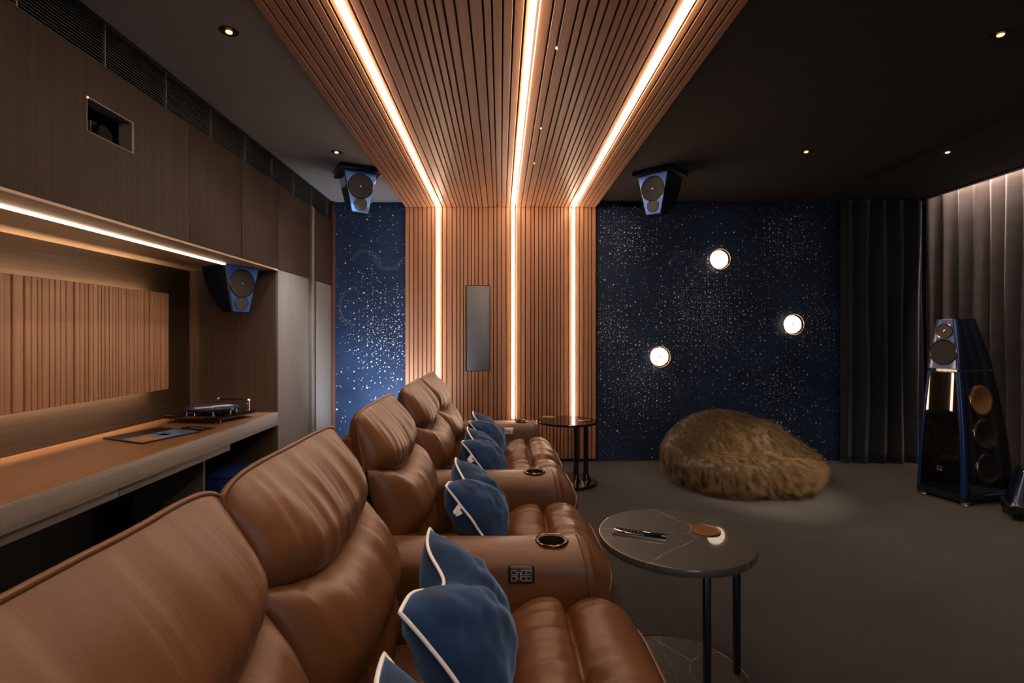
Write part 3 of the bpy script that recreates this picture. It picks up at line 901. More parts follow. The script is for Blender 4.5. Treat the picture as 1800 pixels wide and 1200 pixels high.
SEATP = spl([(-.31,0,.430),(-.20,0,.435),(-.10,0,.445),(-.03,0,.468),(.03,0,.515),(.08,0,.545),(.125,0,.553),(.160,0,.541),(.178,0,.514),(.196,0,.543),(.240,0,.561),(.290,0,.556),(.335,0,.526),(.366,0,.474),(.380,0,.40),(.384,0,.30),(.380,0,.20),(.37,0,.10)], 6)
def seat(y0, y1, sd):
    wd = y1-y0; NV = 110
    mb = MB(); rings = []
    for k in range(NV+1):
        # denser at the ends
        t = k/NV; v = .5-.5*math.cos(PI*t)*(.55+.45*abs(math.cos(PI*t)))
        v = min(1, max(0, v))
        e = abs(2*v-1)
        s = max(0, 1-e**7)**.45
        yy = y0+.004+(wd-.008)*v
        row = []
        for p in SEATP:
            x, z = p.x, p.z
            top = sstep(.25,.45,z)
            dz = -.075*(1-s)*top
            d = x-.178
            pin = math.exp(-(abs(d)/.055)**1.0)*(1 if z > .42 else 0)
            dz += (.35-1.6*abs(nz(v*9+sd*2+d*1.5, d*2.0, 2.2+ (3 if d>0 else 0))))*.030*math.exp(-abs(d)/.10)*min(1,abs(d)/.02)*(1 if z>.42 else 0)
            dz += nz(v*7+sd*3, x*4, 5.1)*.009*top
            dz += -.011*math.exp(-((v-.62+.02*sd%.1)/.05)**2)*(1-math.exp(-abs(d)/.05))*sstep(.05,.12,x)*top*.4
            dx = -.045*(1-s)*sstep(.18,.37,x)
            # plump the front roll
            dx += .008*nz(v*6, z*5, sd)*sstep(.30,.36,x)
            row.append(Vector((x+dx, yy, z+dz)))
        row += [Vector((.20,yy,.08)), Vector((-.31,yy,.08))]
        rings.append(row)
    mb.loft(rings)
    c = W(mb, 'seat_cushion', M['leather_seat'], ang=60)
    # front piping line
    pts = []
    for k in range(31):
        v = k/30; e = abs(2*v-1); s = max(0,1-e**7)**.45
        pts.append(Vector((.366-.045*(1-s)+.004, y0+.004+(wd-.008)*v, .474-.075*(1-s))))
    W(MB().tube(pts, .0042, 14), 'piping', M['piping'], c)

for i, (a, b) in enumerate(SEATS):
    headrest(a, b, 1.37*i+.4)
    lumbar(a, b, 2.11*i+.9)
    lowback(a, b, 1.9*i)
    seat(a, b, .77*i+.3)
    # rear shell of each seat
    mb = MB(); rings = []
    for k in range(9):
        f = k/8; z = lerp(.12, .925, f)
        xf = lerp(-.36,-.475,f); xb = lerp(-.46,-.545,f) + (.03*sstep(.85,1,f))
        rings.append([(xf,a+.006,z),(xf,b-.006,z),(xb+.012,b-.006,z),(xb,b-.02,z),(xb,a+.02,z),(xb+.012,a+.006,z)])
    mb.loft(rings); W(mb, 'back_shell', M['leather_arm'], ang=40)
W(MB().box(-.44,.30,.08,3.86,.05,.098), 'base', M['black_satin'], flat=True)
for yy in (.3, 1.57, 2.37, 3.77):
    for xx in (-.38, .24):
        W(MB().cyl((xx,yy,0),(xx,yy,.05),.025,.025,16), 'foot', M['black_metal'])

def armrest(a, b, panel):
    ym = (a+b)/2; h = (b-a)/2 - .003
    mb = MB(); rings = []
    def prof(sc, zsc):
        pts = []
        r = .055
        # from near bottom, up the near face, over the crown, down the far face
        for z in (.10,.25,.40,.50): pts.append((-h - .006*math.sin(PI*(z-.1)/.54), z))
        for k in range(9):
            an = PI - (PI/2)*k/8
            pts.append((-h+r+math.cos(an)*r, ARMZ-r+math.sin(an)*r))
        for q in (-.3,0,.3): pts.append((h*q, ARMZ+.004*(1-q*q)))
        for k in range(9):
            an = PI/2 - (PI/2)*k/8
            pts.append((h-r+math.cos(an)*r, ARMZ-r+math.sin(an)*r))
        for z in (.50,.40,.25,.10): pts.append((h+.006*math.sin(PI*(z-.1)/.54), z))
        return [(y*sc, (z-.10)*zsc+.10) for y, z in pts]
    st = [(-.50,1),(-.3,1),(-.1,1)] + [(-.05+.03*k,1) for k in range(9)] + [(.235,1),(.25,.995),(.258,.98),(.262,.955)]
    for x, sc in st:
        sh = sstep(.0,.24,x)
        rings.append([Vector((x + sh*(ARMZ-z)*.13, ym+y, z + .0025*nz(x*9, y*12, ym))) for y, z in prof(sc, 1-(1-sc)*.35)])
    mb.loft(rings)
    o = W(mb, 'armrest', M['leather_arm'], ang=50)
    # hole for the cup
    cx = .152
    cm = MB().cyl((cx,ym-sofa.location.y,.55),(cx,ym-sofa.location.y,.70),.0385,.0385,40).build('cutter', M['leather_arm'])
    bo = o.modifiers.new('cut','BOOLEAN'); bo.operation = 'DIFFERENCE'; bo.object = cm; bo.solver = 'EXACT'
    o.location = (0,0,0)
    par = o.parent; o.parent = None
    dg = bpy.context.evaluated_depsgraph_get(); dg.update()
    me = bpy.data.meshes.new_from_object(o.evaluated_get(dg))
    o.modifiers.clear(); o.data = me; o.parent = par
    bpy.data.objects.remove(cm)
    smooth(o, 45)
    c = W(MB().lathe([(.0380,.60),(.0380,.642),(.0385,.6455),(.044,.6475),(.0495,.6465),(.051,.6435),(.0375,.640),(.0365,.642),(.0365,.566),(0,.566),(0,.560),(.0380,.560)], (cx,ym,0), 44), 'cup_holder', M['panel_brown'], o)
    W(MB().torus((cx,ym,.6465),(0,0,1),.0475,.0028,44,8), 'rim', M['bronze'], c)
    # piping round the front face
    pts = [Vector((.236 + (ARMZ-z)*.13, ym+y*1.005, z+.0015)) for y, z in prof(1,1)]
    W(MB().tube(pts, .0038, 14), 'piping', M['piping'], o)
    if panel:
        px, pz = .058, .588
        yf = a+.003-.0055
        mp = M['panel_silver'] if panel == 2 else M['panel_brown']
        pl = W(MB().box(px-.037,px+.037,yf-.004,yf+.012,pz-.026,pz+.026,.009,4), 'control_panel', mp, o)
        if panel == 1:
            for (bx, bz, bw, bh) in ((-.021,.0085,.012,.012),(-.021,-.0085,.012,.012),(-.007,0,.009,.020),(.006,.009,.012,.012),(.006,-.008,.012,.012),(.021,.009,.012,.012),(.021,-.008,.012,.012)):
                X, Z = px+bx, pz+bz
                w2, h2 = bw/2, bh/2
                W(MB().tube([(X-w2,yf-.0042,Z-h2),(X+w2,yf-.0042,Z-h2),(X+w2,yf-.0042,Z+h2),(X-w2,yf-.0042,Z+h2)], .0009, 6, True), 'button', M['icon'], pl)
        else:
            for (bx, bz) in ((-.02,.010),(-.02,-.010),(-.002,.010),(-.002,-.010),(.016,.010),(.016,-.010)):
                W(MB().box(px+bx-.005,px+bx+.005,yf-.006,yf-.003,pz+bz-.005,pz+bz+.005,.001), 'button', M['white_tag'], pl)
for i, (a, b) in enumerate(ARMS):
    armrest(a, b, {1:1, 3:2}.get(i, 0))

# ------------------------------------------------------------------ velvet pillows (chopped tops)
def throw_pillow(y0, label, sd, tagged, yaw=0.0):
    wd = .425
    root = thing('throw_pillow', label, 'pillow', (0, y0+wd/2, .5), 0, 'blue pillows with white piping on the sofa')
    dn = Vector((.60,0,-.80)); up = -dn; nf = Vector((.80,0,.60))
    top0 = Vector((-.185,0,.748)); LEN = .315
    def P(u, v):
        e = abs(2*u-1); g = abs(2*v-1)
        # sides pulled in between the corners, top chopped
        uu = .5 + (u-.5)*(1-.06*(1-g**2))
        chop = .070*math.exp(-((u-.50)/.20)**2)*v**1.5
        vv = .5 + (v-.5)*(1-.03*(1-e**2))
        p = top0 + dn*LEN*(1-vv) + Vector((0, y0+wd*uu, 0)) - up*chop*1.0
        p += nf*(.016*math.exp(-((u-.5)/.16)**2)*v)
        p += nf*.006*nz(u*5, v*4, sd)
        return p
    def hh(k, sgn):
        def f(u, v):
            e = abs(2*u-1); g = abs(2*v-1)
            h = k*(1-e**2.3)**.62*(1-g**2.3)**.60
            cre = math.exp(-((u-.50-.10*(1-v)*sgn)/.055)**2)*v**1.2
            h *= 1 - .42*cre
            h += .016*math.exp(-((u-.30)/.12)**2)*v*(1-v)*2.2 + .012*math.exp(-((u-.75)/.14)**2)*v*(1-v)*2
            fade = min(1,(1-e)*5)*min(1,(1-g)*5)
            h += (nz(u*7+sd, v*5, 2.0*sgn)*.010 + nz(u*15, v*11+sd, 1.1)*.004)*fade
            return max(.003, h)
        return f
    body = W(MB().pillow(P, nf, hh(.094,1), hh(.098,-1), 52, 44), 'cover', M['velvet'], root, ang=70)
    pts = [P(k/40,1) for k in range(40)] + [P(1,1-k/30) for k in range(30)] + [P(1-k/40,0) for k in range(40)] + [P(0,k/30) for k in range(30)]
    W(MB().tube(pts, .0042, 14, True), 'piping', M['white_pipe'], root)
    if tagged:
        a = P(0,.80); b = P(0,.62)
        mb = MB(); rings = []
        for k in range(9):
            t = k/8
            lo = -nf*(.030*math.sin(PI*t*.9)) - Vector((0,.004+.012*math.sin(PI*t),0))
            rings.append([a.lerp(b, .15+.0*t) + lo*1.0 + dn*(.018*t), a.lerp(b, .15) + lo + dn*(.018*t+.017), a.lerp(b, .15) + lo + dn*(.018*t+.017)+Vector((0,.001,0)), a.lerp(b,.15)+lo+dn*(.018*t)+Vector((0,.001,0))])
        mb.loft(rings); tg = W(mb, 'care_tag', M['white_tag'], root)
        c = a.lerp(b,.15) - nf*.030 + dn*.0175 - Vector((0,.0165,0))
        W(MB().box(c.x-.006,c.x+.006,c.y-.0006,c.y+.0002,c.z-.002,c.z+.001), 'print', M['blue_ink'], tg)
for i, (y0, lab, tg_) in enumerate(((.415,'blue velvet pillow with white piping on the nearest seat, only its corner in view',0),
        (.965,'large deep blue velvet pillow with white piping leaning in the seat before the nearest armrest',0),
        (1.765,'blue velvet pillow with white piping and tag in the single seat between two armrests',1),
        (2.500,'blue velvet pillow with white piping and tag in the nearer seat of the far pair',1),
        (3.095,'blue velvet pillow with white piping in the last seat by the slatted wall',1))):
    throw_pillow(y0, lab, 3.1*i+.5, tg_)

# ------------------------------------------------------------------ side tables
TX, TY, TZ = .632, 1.905, .534
t = thing('side_table', 'round dark veined marble side table with two black legs beside the nearest armrest', 'table', (TX,TY,0))
def disc(r, z0, z1, c, bev=.004, seg=96):
    return [(0,z0),(r-bev-.003,z0),(r-bev,z0),(r-bev*.3,z0+bev*.3),(r,z0+bev),(r,z1-bev),(r-bev*.3,z1-bev*.3),(r-bev,z1),(r-bev-.001,z1),(r-bev-.003,z1),(r*.5,z1),(0,z1)]
TILT = R(1.5)
MB().lathe(disc(.272,TZ-.027,TZ,0), (0,0,0), 96, Matrix.Translation((0,0,TZ)) @ Matrix.Rotation(TILT,4,'X') @ Matrix.Translation((0,0,-TZ))).build('tabletop', M['marble'], t)
MB().lathe(disc(.262,.003,.022,0), (0,0,0), 96).build('base_plate', M['marble_honed'], t)
MB().torus((0,0,.0225),(0,0,1),.262,.002,96,6).build('base_rim', M['brass'], t)
for (lx, ly) in ((.045,-.178),(.232,.022)):
    MB().box(lx-.0105,lx+.0105,ly-.011,ly+.011,.0222,TZ-.0272+ly*math.tan(TILT)+.0006,.001).build('leg', M['black_metal'], t)
FXc, FYc = .568, 4.50
t = thing('side_table', 'round black gloss pedestal side table beyond the far armrest, in front of the slatted wall', 'table', (FXc,FYc,0))
MB().lathe(disc(.260,TZ-.018,TZ,0,.003), (0,0,0), 96).build('tabletop', M['black_top'], t)
MB().lathe([(0,0),(.247,0),(.25,.003),(.25,.018),(.247,.021),(0,.021)], (0,0,0), 96).build('base_plate', M['black_gloss'], t)
MB().lathe([(0,.0212),(.243,.0212),(.243,.0235),(0,.0235)], (0,0,0), 96).build('base_top', M['bronze'], t)
for (lx, ly, s) in ((.070,-.05,-1),(.158,-.02,1)):
    mb = MB(); rings = []
    for k in range(17):
        f = k/16; z = lerp(.0238, TZ-.0185, f)
        r = .022 + .020*math.exp(-f*16)
        ox = s*.006*math.exp(-f*14)
        rings.append([Vector((lx+ox+math.cos(2*PI*q/24)*r, ly+math.sin(2*PI*q/24)*r, z)) for q in range(24)])
    mb.loft(rings); mb.build('post', M['black_gloss'], t)
# remote control
rl = Vector((.587-.4135, 1.860-1.932, 0)); ra = math.atan2(rl.y, rl.x)
t = thing('remote_control', 'slim black and silver remote control lying on the marble side table', 'remote control', (.500,1.896,TZ+.0005-.009*math.tan(TILT)), ra)
t.rotation_euler = (TILT*math.cos(ra), -TILT*math.sin(ra), ra)
MB().box(-.094,.094,-.0215,.0215,0,.0085,.002).build('body', M['silver'], t)
MB().box(-.0925,.0925,-.0205,.0205,.0084,.0125,.0015).build('face', M['black_gloss'], t)
for k in range(6):
    for q in range(3):
        if (k*3+q) % 7 == 3: continue
        MB().box(-.058+k*.0125,-.0505+k*.0125,-.0145+q*.0105,-.0085+q*.0105,.0124,.0137,.0006,1).build('button', M['grille_grey'], t)
MB().box(-.087,-.085,-.004,.006,.0124,.0128).build('mark', M['icon'], t, flat=True)
def coaster(x, y, lab, mat, r=.053):
    o = MB().lathe([(0,0),(r-.001,0),(r,.001),(r,.004),(r-.002,.0048),(r-.005,.0045),(r-.006,.0035),(0,.0035)], (0,0,0), 64).build('coaster', mat)
    o.location = (x, y, TZ+.0003); return tag(o, lab, 'coaster', 'metal coasters')
M['copper_dull'] = pm('copper_coaster', (.42,.20,.06), .35, .85)
o = coaster(.757,1.945,'round copper coaster beside the remote on the marble table', M['copper_dull'])
o.location.z += .040*math.tan(TILT); o.rotation_euler = (TILT,0,0)
coaster(.424,4.66,'round copper coaster on the left of the black pedestal table', M['copper_dull'], .055)
coaster(.720,4.47,'round dark coaster on the right of the black pedestal table', M['bronze'], .055)

# ------------------------------------------------------------------ turntable and sleeves on the counter
t = thing('turntable', 'black turntable with a blue record on the far end of the desk counter', 'turntable', (-1.99,3.66,CT), R(-14))
mb = MB()
pl = [(-.21,-.21),(.20,-.19),(.20,.16),(.05,.21),(-.16,.20)]
mb.loft([[Vector((x,y,.028)) for x,y in pl],[Vector((x*1.02,y*1.02,.036)) for x,y in pl],[Vector((x*1.02,y*1.02,.048)) for x,y in pl],[Vector((x,y,.052)) for x,y in pl]])
mb.build('plinth', M['black_gloss'], t, ang=20)
for (x, y) in ((-.15,-.15),(.15,-.14),(0,.15)):
    MB().cyl((x,y,0),(x,y,.029),.026,.020,24).build('foot', M['black_satin'], t)
PZ = .086
MB().lathe([(0,.052),(.05,.052),(.05,.066),(.155,.066),(.158,.068),(.158,.083),(0,.083)], (-.02,0,0), 64).build('platter', M['black_satin'], t)
for k in range(8):
    a = 2*PI*k/8
    MB().cyl((-.02+math.cos(a)*.15, math.sin(a)*.15, .0525),(-.02+math.cos(a)*.15, math.sin(a)*.15,.0675),.006,.006,12).build('weight', M['chrome'], t)
M['blue_vinyl'] = pm('blue_vinyl', (.03,.075,.24), .3, coat=.3)
M['cream_label'] = pm('cream_label', (.75,.58,.42), .5)
rec = MB().lathe([(0,.0832),(.168,.0832),(.169,.0845),(.168,.086),(0,.086)], (-.02,0,0), 80).build('record', M['blue_vinyl'], t)
mb = MB(); mb.box(-.06,.02,-.120,.120,.0861,.0864,0,1,Matrix.Rotation(R(-28),4,'Z'))
mb.build('label', M['cream_label'], rec, flat=True)
MB().cyl((-.02,0,.083),(-.02,0,.104),.0035,.003,12).build('spindle', M['chrome'], t)
arm = MB().tube([(.165,.13,.118),(.10,.165,.120),(-.03,.170,.121),(-.10,.155,.115)], .005, 10).build('tonearm', M['black_metal'], t)
mb = MB(); mb.cyl((.165,.13,.05),(.165,.13,.108),.012,.011,20); mb.lathe([(0,-.016),(.010,-.013),(.017,0),(.010,.013),(0,.016)], (.165,.13,.120), 20); mb.build('arm_pivot', M['chrome'], t)
mb = MB(); mb.lathe([(0,-.017),(.010,-.014),(.017,0),(.010,.014),(0,.017)], (-.11,.152,.118), 20); mb.build('headshell', M['brass'], t, ang=80)

def sleeve(pts, z0, z1, label, mats, inset):
    c = sum((Vector((p[0],p[1],0)) for p in pts), Vector())/4
    t = thing('record_sleeve', label, 'record sleeve', (c.x,c.y,CT+z0))
    q = [Vector((p[0],p[1],0))-c for p in pts]
    MB().loft([[v.copy() for v in q],[v+Vector((0,0,z1-z0)) for v in q]]).build('cover', mats[0], t, flat=True)
    def bil(u, v): return q[0].lerp(q[1],u).lerp(q[3].lerp(q[2],u), v)
    for (u0,u1,v0,v1,mm,nm) in inset:
        o = [bil(u0,v0),bil(u1,v0),bil(u1,v1),bil(u0,v1)]
        dz = z1-z0
        MB().loft([[v+Vector((0,0,dz+.0001)) for v in o],[v+Vector((0,0,dz+.0005)) for v in o]]).build(nm, mm, t, flat=True)
M['sl_black'] = pm('black_card', (.012,.012,.014), .3)
M['sl_blue'] = pm('blue_print', (.12,.19,.38), .3, vary=.6, vscale=(12,12,12))
M['sl_orange'] = pm('orange_print', (.42,.22,.10), .3, vary=.4, vscale=(9,9,9))
M['sl_pale'] = pm('pale_print', (.45,.40,.34), .3)
sleeve([(-2.233,2.955),(-1.915,2.807),(-1.80,3.166),(-2.14,3.30)], .0005, .008, 'record sleeve with a blue and orange print lying flat on the desk counter', (M['sl_black'],),
       [(.52,.97,.04,.34,M['sl_orange'],'print'),(.50,.97,.34,.96,M['sl_blue'],'print'),(.44,.47,.05,.95,M['sl_pale'],'stripe'),(.62,.80,.50,.62,M['sl_black'],'print')])
sleeve([(-2.00,3.285),(-1.795,3.195),(-1.785,3.30),(-1.99,3.36)], .0005, .006, 'small black booklet lying between the record sleeve and the turntable', (M['sl_black'],), [(.3,.8,.4,.46,M['sl_pale'],'stripe')])
# striped blue box in the dark under the counter
M['box_blue'] = pm('blue_box', (.007,.024,.13), .4)
t = thing('storage_box', 'blue storage box with two pale stripes in the dark space under the desk counter', 'box', (-1.86,3.70,0), R(12))
MB().box(-.13,.15,-.20,.16,0,.30,.004).build('body', M['box_blue'], t)
for k in range(2):
    MB().box(.1485,.1515,-.03+k*.026,-.022+k*.026,.004,.297).build('stripe', M['white_pipe'], t, flat=True)
MB().box(-.132,.152,-.202,.162,.301,.325,.004).build('lid', M['box_blue'], t)

# ------------------------------------------------------------------ fur beanbag
def beanbag():
    c = Vector((2.02,4.46,0))
    mb = MB(); NU, NV = 72, 40
    def pt(th, ph):
        # th around, ph from bottom (0) to top (1)
        a = -PI/2 + PI*ph
        cx, cy = math.cos(th), math.sin(th)
        ca = math.copysign(abs(math.cos(a))**.60, math.cos(a)); sa = math.copysign(abs(math.sin(a))**.8, math.sin(a))
        x = .625*ca*cx; y = .52*ca*cy; z = sa
        # height: back-left high, right low
        top = (.335 + .275*sstep(-.24,.16,y))*(1 - .28*sstep(-.02,.62,x)) - .07*sstep(-.30,-.62,x)
        top += .05*sstep(.25,.55,x)*sstep(.0,-.3,y)
        zz = .30 + z*.30 if z > 0 else .30*(1+z)
        if z > 0: zz = .19 + z*(top-.19)
        else: zz = .19*(1 - abs(z)**1.6)
        p = Vector((x, y, max(zz, .0)))
        # seat hollow: crease curving across the front
        yc = -.15 + .20*(x+.05)**2
        cz = math.exp(-((y-yc)/.085)**2)*sstep(-.55,-.3,x)*sstep(.62,.4,x)*sstep(.20,.30,zz)
        p.z -= .085*cz
        dent = math.exp(-((x-.08)/.14)**2-((y-.03)/.15)**2)*sstep(.25,.4,zz)
        p.z -= .15*dent
        n = noise.noise(Vector((x*3.2,y*3.2,zz*3.2)))*.030 + noise.noise(Vector((x*8,y*8,zz*8)))*.012
        p += Vector((cx*ca, cy*ca, .6*z)).normalized()*n*min(1, zz*6)
        return p
    rings = []
    for j in range(1, NV):
        rings.append([pt(2*PI*k/NU, j/NV) for k in range(NU)])
    mb.loft(rings)
    o = mb.build('beanbag', None, ang=180)
    o.data.materials.clear()
    m, nt, b = newmat('brown_gold_fur')
    b.inputs['Base Color'].default_value = (.05,.030,.012,1); b.inputs['Roughness'].default_value = .6
    hm = bpy.data.materials.new('fur_strand'); hm.use_nodes = True
    n2 = hm.node_tree; n2.nodes.clear()
    out = n2.nodes.new('ShaderNodeOutputMaterial')
    h = n2.nodes.new('ShaderNodeBsdfPrincipled')
    h.inputs['Roughness'].default_value = .38; h.inputs['Specular IOR Level'].default_value = .5
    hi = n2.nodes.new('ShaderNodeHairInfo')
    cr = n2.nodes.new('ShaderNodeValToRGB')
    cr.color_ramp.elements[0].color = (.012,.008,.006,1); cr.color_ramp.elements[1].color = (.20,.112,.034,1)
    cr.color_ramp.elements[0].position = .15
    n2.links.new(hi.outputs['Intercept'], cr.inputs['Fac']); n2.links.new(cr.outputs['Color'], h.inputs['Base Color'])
    n2.links.new(h.outputs[0], out.inputs[0])
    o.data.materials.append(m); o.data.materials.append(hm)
    o.location = c
    tag(o, 'large brown and gold fur beanbag on the carpet in front of the starry wall', 'beanbag')
    md = o.modifiers.new('fur', 'PARTICLE_SYSTEM')
    ps = md.particle_system.settings
    ps.type = 'HAIR'; ps.count = 9000; ps.hair_length = .024; ps.hair_step = 4
    ps.render_step = 3; ps.display_step = 3
    ps.child_type = 'INTERPOLATED'; ps.rendered_child_count = 16; ps.child_percent = 16
    ps.clump_factor = .35; ps.roughness_1 = .012; ps.roughness_1_size = .4; ps.roughness_2 = .012; ps.roughness_endpoint = .02
    ps.normal_factor = .007; ps.object_align_factor = (.006, -.004, -.010); ps.factor_random = .010
    ps.child_length = 1.0; ps.child_length_threshold = .2
    ps.root_radius = .55; ps.tip_radius = .12; ps.radius_scale = .0016
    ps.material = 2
    ps.use_advanced_hair = True
    ps.emit_from = 'FACE'; ps.use_even_distribution = True
    md.particle_system.seed = 4
    return o
beanbag()

# ------------------------------------------------------------------ floor-standing loudspeaker
TR = math.atan2(-.97, .24)
t = thing('tower_speaker', 'tall tapered navy and black floor-standing loudspeaker in front of the right curtain', 'loudspeaker', (3.637,4.098,0), TR)
def rr(hw, yf, yb, z, rf=.03, rb=.05, n=6):
    out = []
    for (cx, cy, r, a0) in ((hw-rf,yf+rf,rf,-PI/2),(hw*.86-rb,yb-rb,rb,0),(-hw*.86+rb,yb-rb,rb,PI/2),(-hw+rf,yf+rf,rf,PI)):
        for k in range(n+1):
            a = a0 + PI/2*k/n
            out.append(Vector((cx+math.cos(a)*r, cy+math.sin(a)*r, z)))
    return out
def sec(z):
    f = min(1, max(0, (z-.05)/(.985-.05)))
    hw = lerp(.180,.120,f) + .010*math.sin(PI*f); yf = lerp(-.285,-.255,f); yb = lerp(.275,.150,f)+.02*math.sin(PI*f)
    return hw, yf, yb
mb = MB(); mb.loft([rr(*sec(z), z) for z in [lerp(.058,.985,k/14) for k in range(15)]])
mb.build('bass_cabinet', M['navy_lac'], t, ang=40)
def seh(z):
    f = (z-1.0)/.385
    hw = lerp(.119,.070,f)+.006*math.sin(PI*f); yf = lerp(-.253,-.222,f); yb = lerp(.148,.02,f)
    return hw, yf, yb
mb = MB(); mb.loft([rr(*seh(z), z, .022,.04) for z in [lerp(1.0,1.385,k/8) for k in range(9)]])
head = mb.build('head_cabinet', M['navy_lac'], t, ang=40)
mb = MB(); mb.box(-.075,.075,-.215,.10,.9845,1.0005); mb.build('neck', M['silver'], t, flat=True)
# black glass front
mb = MB(); r0 = []; r1 = []
for k in range(11):
    z = lerp(.085,.978,k/10); hw, yf, yb = sec(z)
    r0.append([Vector((-hw+.036,yf-.0045,z)),Vector((hw-.036,yf-.0045,z)),Vector((hw-.034,yf+.002,z)),Vector((-hw+.034,yf+.002,z))])
mb.loft(r0); front = mb.build('front_glass', M['black_glass'], t, ang=30)
# maker's mark: a little square outline with a script line low on the front
hw, yf, yb = sec(.24); yq = yf-.0062
mb = MB()
s = .016
mb.tube([(-s,yq,.225),(-s,yq,.257),(s,yq,.257),(s,yq,.225)], .0011, 6)
mb.tube([(-s,yq,.225),(-.010,yq,.2265),(-.007,yq,.236),(-.004,yq,.228),(0,yq,.237),(.004,yq,.228),(.008,yq,.236),(.011,yq,.2265),(s,yq,.225)], .0011, 6)
mb.build('logo', M['icon'], front)
# blue lacquer corner columns
for sx in (-1, 1):
    mb = MB(); rings = []
    for k in range(15):
        z = lerp(.06,.984,k/14); hw, yf, yb = sec(z)
        cx, cy = sx*(hw-.020), yf+.018
        rings.append([Vector((cx+math.cos(2*PI*q/16)*.0215, cy+math.sin(2*PI*q/16)*.0215, z)) for q in range(16)])
    mb.loft(rings); mb.build('corner_column', M['blue_col'], t, ang=50)
    mb = MB(); rings = []
    for k in range(9):
        z = lerp(1.002,1.383,k/8); hw, yf, yb = seh(z)
        cx, cy = sx*(hw-.014), yf+.0125
        rings.append([Vector((cx+math.cos(2*PI*q/14)*.0150, cy+math.sin(2*PI*q/14)*.0150, z)) for q in range(14)])
    mb.loft(rings); mb.build('edge', M['blue_col'], head, ang=50)
# head baffle and drivers
mb = MB(); rings = []
for k in range(9):
    z = lerp(1.006,1.38,k/8); hw, yf, yb = seh(z)
    rings.append([Vector((-hw+.024,yf-.003,z)),Vector((hw-.024,yf-.003,z)),Vector((hw-.022,yf+.002,z)),Vector((-hw+.022,yf+.002,z))])
mb.loft(rings); mb.build('baffle', M['blue_col'], head, ang=30)
def tilt(z0_, z1_, fn):
    a = fn(z0_)[1]; b = fn(z1_)[1]; return math.atan2(b-a, z1_-z0_)
tl = tilt(1.0,1.38,seh)
for nm, z, r, mt in (('midrange_driver',1.130,.094,M['grille']),('tweeter',1.292,.056,M['grille_grey'])):
    yf = seh(z)[1]-.003
    Mx = Matrix.Translation((0,yf,z)) @ Matrix.Rotation(R(90)-tl,4,'X')
    d = MB().lathe([(0,.002),(r*.5,.004),(r*.97,.005),(r,.003),(r,-.004),(0,-.004)], (0,0,0), 48, Mx).build(nm, mt, t)
    MB().lathe([(r,-.004),(r*1.06,-.004),(r*1.06,.006),(r*1.03,.008),(r,.006)], (0,0,0), 48, Mx).build('trim_ring', M['copper_ring'], d)
    if nm == 'tweeter':
        MB().lathe([(0,.003),(.014,.003),(.010,.009),(0,.012)], (0,0,0), 20, Mx).build('dome', M['brass'], d)
# side woofers (visible side)
for i, z in enumerate((.772,.520,.268)):
    for sx in (1,):
        hw, yf, yb = sec(z); yc = -.045 - .012*(2-i)
        n0 = math.atan2(sec(z-.1)[0]-sec(z+.1)[0], .2)
        # side face also narrows towards the back
        yawn = math.atan2(hw*.14, (yb-yf)*.9)
        hx = hw - (hw*.14)*((yc-yf)/(yb-yf))
        Mx = Matrix.Translation((sx*(hx+.001),yc,z)) @ Matrix.Rotation(yawn*.6,4,'Z') @ Matrix.Rotation(R(90)-n0,4,'Y')
        r = .112
        d = MB().lathe([(0,.004),(r*.3,.003),(r*.75,.007),(r*.9,.012),(r*.98,.008),(r,-.012),(0,-.012)], (0,0,0), 48, Mx).build('woofer', M['cone_lit_gold'] if i == 0 else M['grille'], t)
        if i == 0: d['label'] = 'gold-lit top woofer'
        MB().lathe([(r,-.012),(r*1.045,-.012),(r*1.045,.008),(r*1.02,.011),(r,.009)], (0,0,0), 48, Mx).build('trim_ring', M['copper_ring'], d)
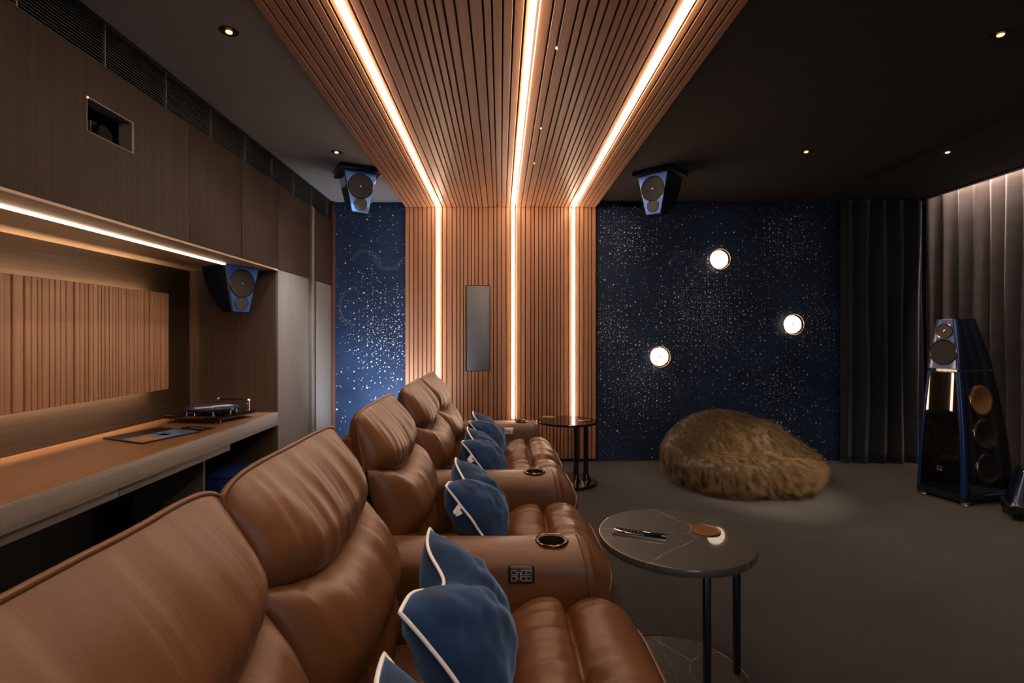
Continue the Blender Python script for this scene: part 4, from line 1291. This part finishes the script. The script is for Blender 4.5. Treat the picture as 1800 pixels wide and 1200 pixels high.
# plinth and feet
hw, yf, yb = sec(.05)
mb = MB(); mb.loft([rr(hw+.004,yf-.004,yb+.03,.030),rr(hw+.004,yf-.004,yb+.03,.054),rr(hw-.004,yf+.004,yb+.02,.0582)]); mb.build('plinth', M['black_satin'], t, ang=40)
MB().tube([(hw+.002,-.10,.075),(hw+.006,.05,.075),(hw*.93,.22,.075)], .003, 6).build('light_line', M['blue_lac'], t)
for (x, y) in ((-.15,-.24),(.15,-.24),(-.13,.24),(.13,.24)):
    MB().lathe([(0,0),(.030,0),(.031,.004),(.028,.012),(.031,.016),(.030,.0305),(0,.0305)], (x,y,0), 28).build('foot', M['silver'], t)

# low black speaker at the frame's right edge
t = thing('subwoofer', 'low dark sloped-sided speaker cabinet at the right edge beside the loudspeaker', 'loudspeaker', (3.744,3.578,0), R(-25))
mb = MB()
def rc(hx, hy, z): return rr(hx, -hy, hy, z, .02, .02, 3)
mb.loft([rc(.26,.13,.045),rc(.262,.132,.075),rc(.24,.118,.12),rc(.185,.09,.33),rc(.17,.08,.345)]); mb.build('cabinet', M['navy_lac'], t, ang=25)
mb = MB(); mb.loft([rc(.264,.134,.044),rc(.268,.138,.10),rc(.262,.132,.105)]); mb.build('plinth', M['black_satin'], t, ang=25)
for (x, y) in ((-.21,-.09),(.21,-.09),(-.20,.09),(.20,.09)):
    MB().cyl((x,y,0),(x,y,.0445),.022,.022,20).build('foot', M['black_metal'], t)

# ------------------------------------------------------------------ lights not modelled as glowing meshes
# cool light added low behind the sofa to brighten the left starry wall
l = bpy.data.lights.new('added_wash', 'SPOT'); l.energy = 130; l.color = (.74,.85,1.0); l.spot_size = R(120); l.spot_blend = 1; l.shadow_soft_size = .05
o = bpy.data.objects.new('added_wash', l); COL.objects.link(o); o.location = (-.95,4.55,.25)
o.rotation_euler = (Vector((-1.25,5.3,.95))-o.location).to_track_quat('-Z','Y').to_euler()

# added daylight-white fill behind the viewpoint, standing in for an open doorway
l = bpy.data.lights.new('rear_fill_light', 'AREA'); l.energy = 16; l.color = (.82,.90,1.0); l.shape = 'RECTANGLE'; l.size = 1.1; l.size_y = 2.0
o = bpy.data.objects.new('rear_fill_light', l); COL.objects.link(o); o.location = (1.0,-1.95,1.1); o.rotation_euler = (R(90),0,0)

w = bpy.data.worlds.new('world'); scene.world = w; w.use_nodes = True
w.node_tree.nodes['Background'].inputs['Color'].default_value = (.05,.05,.06,1)
w.node_tree.nodes['Background'].inputs['Strength'].default_value = .02

vs = scene.view_settings
vs.view_transform = 'Standard'; vs.look = 'None'; vs.gamma = 1.0; vs.use_curve_mapping = False
vs.exposure = 0.0
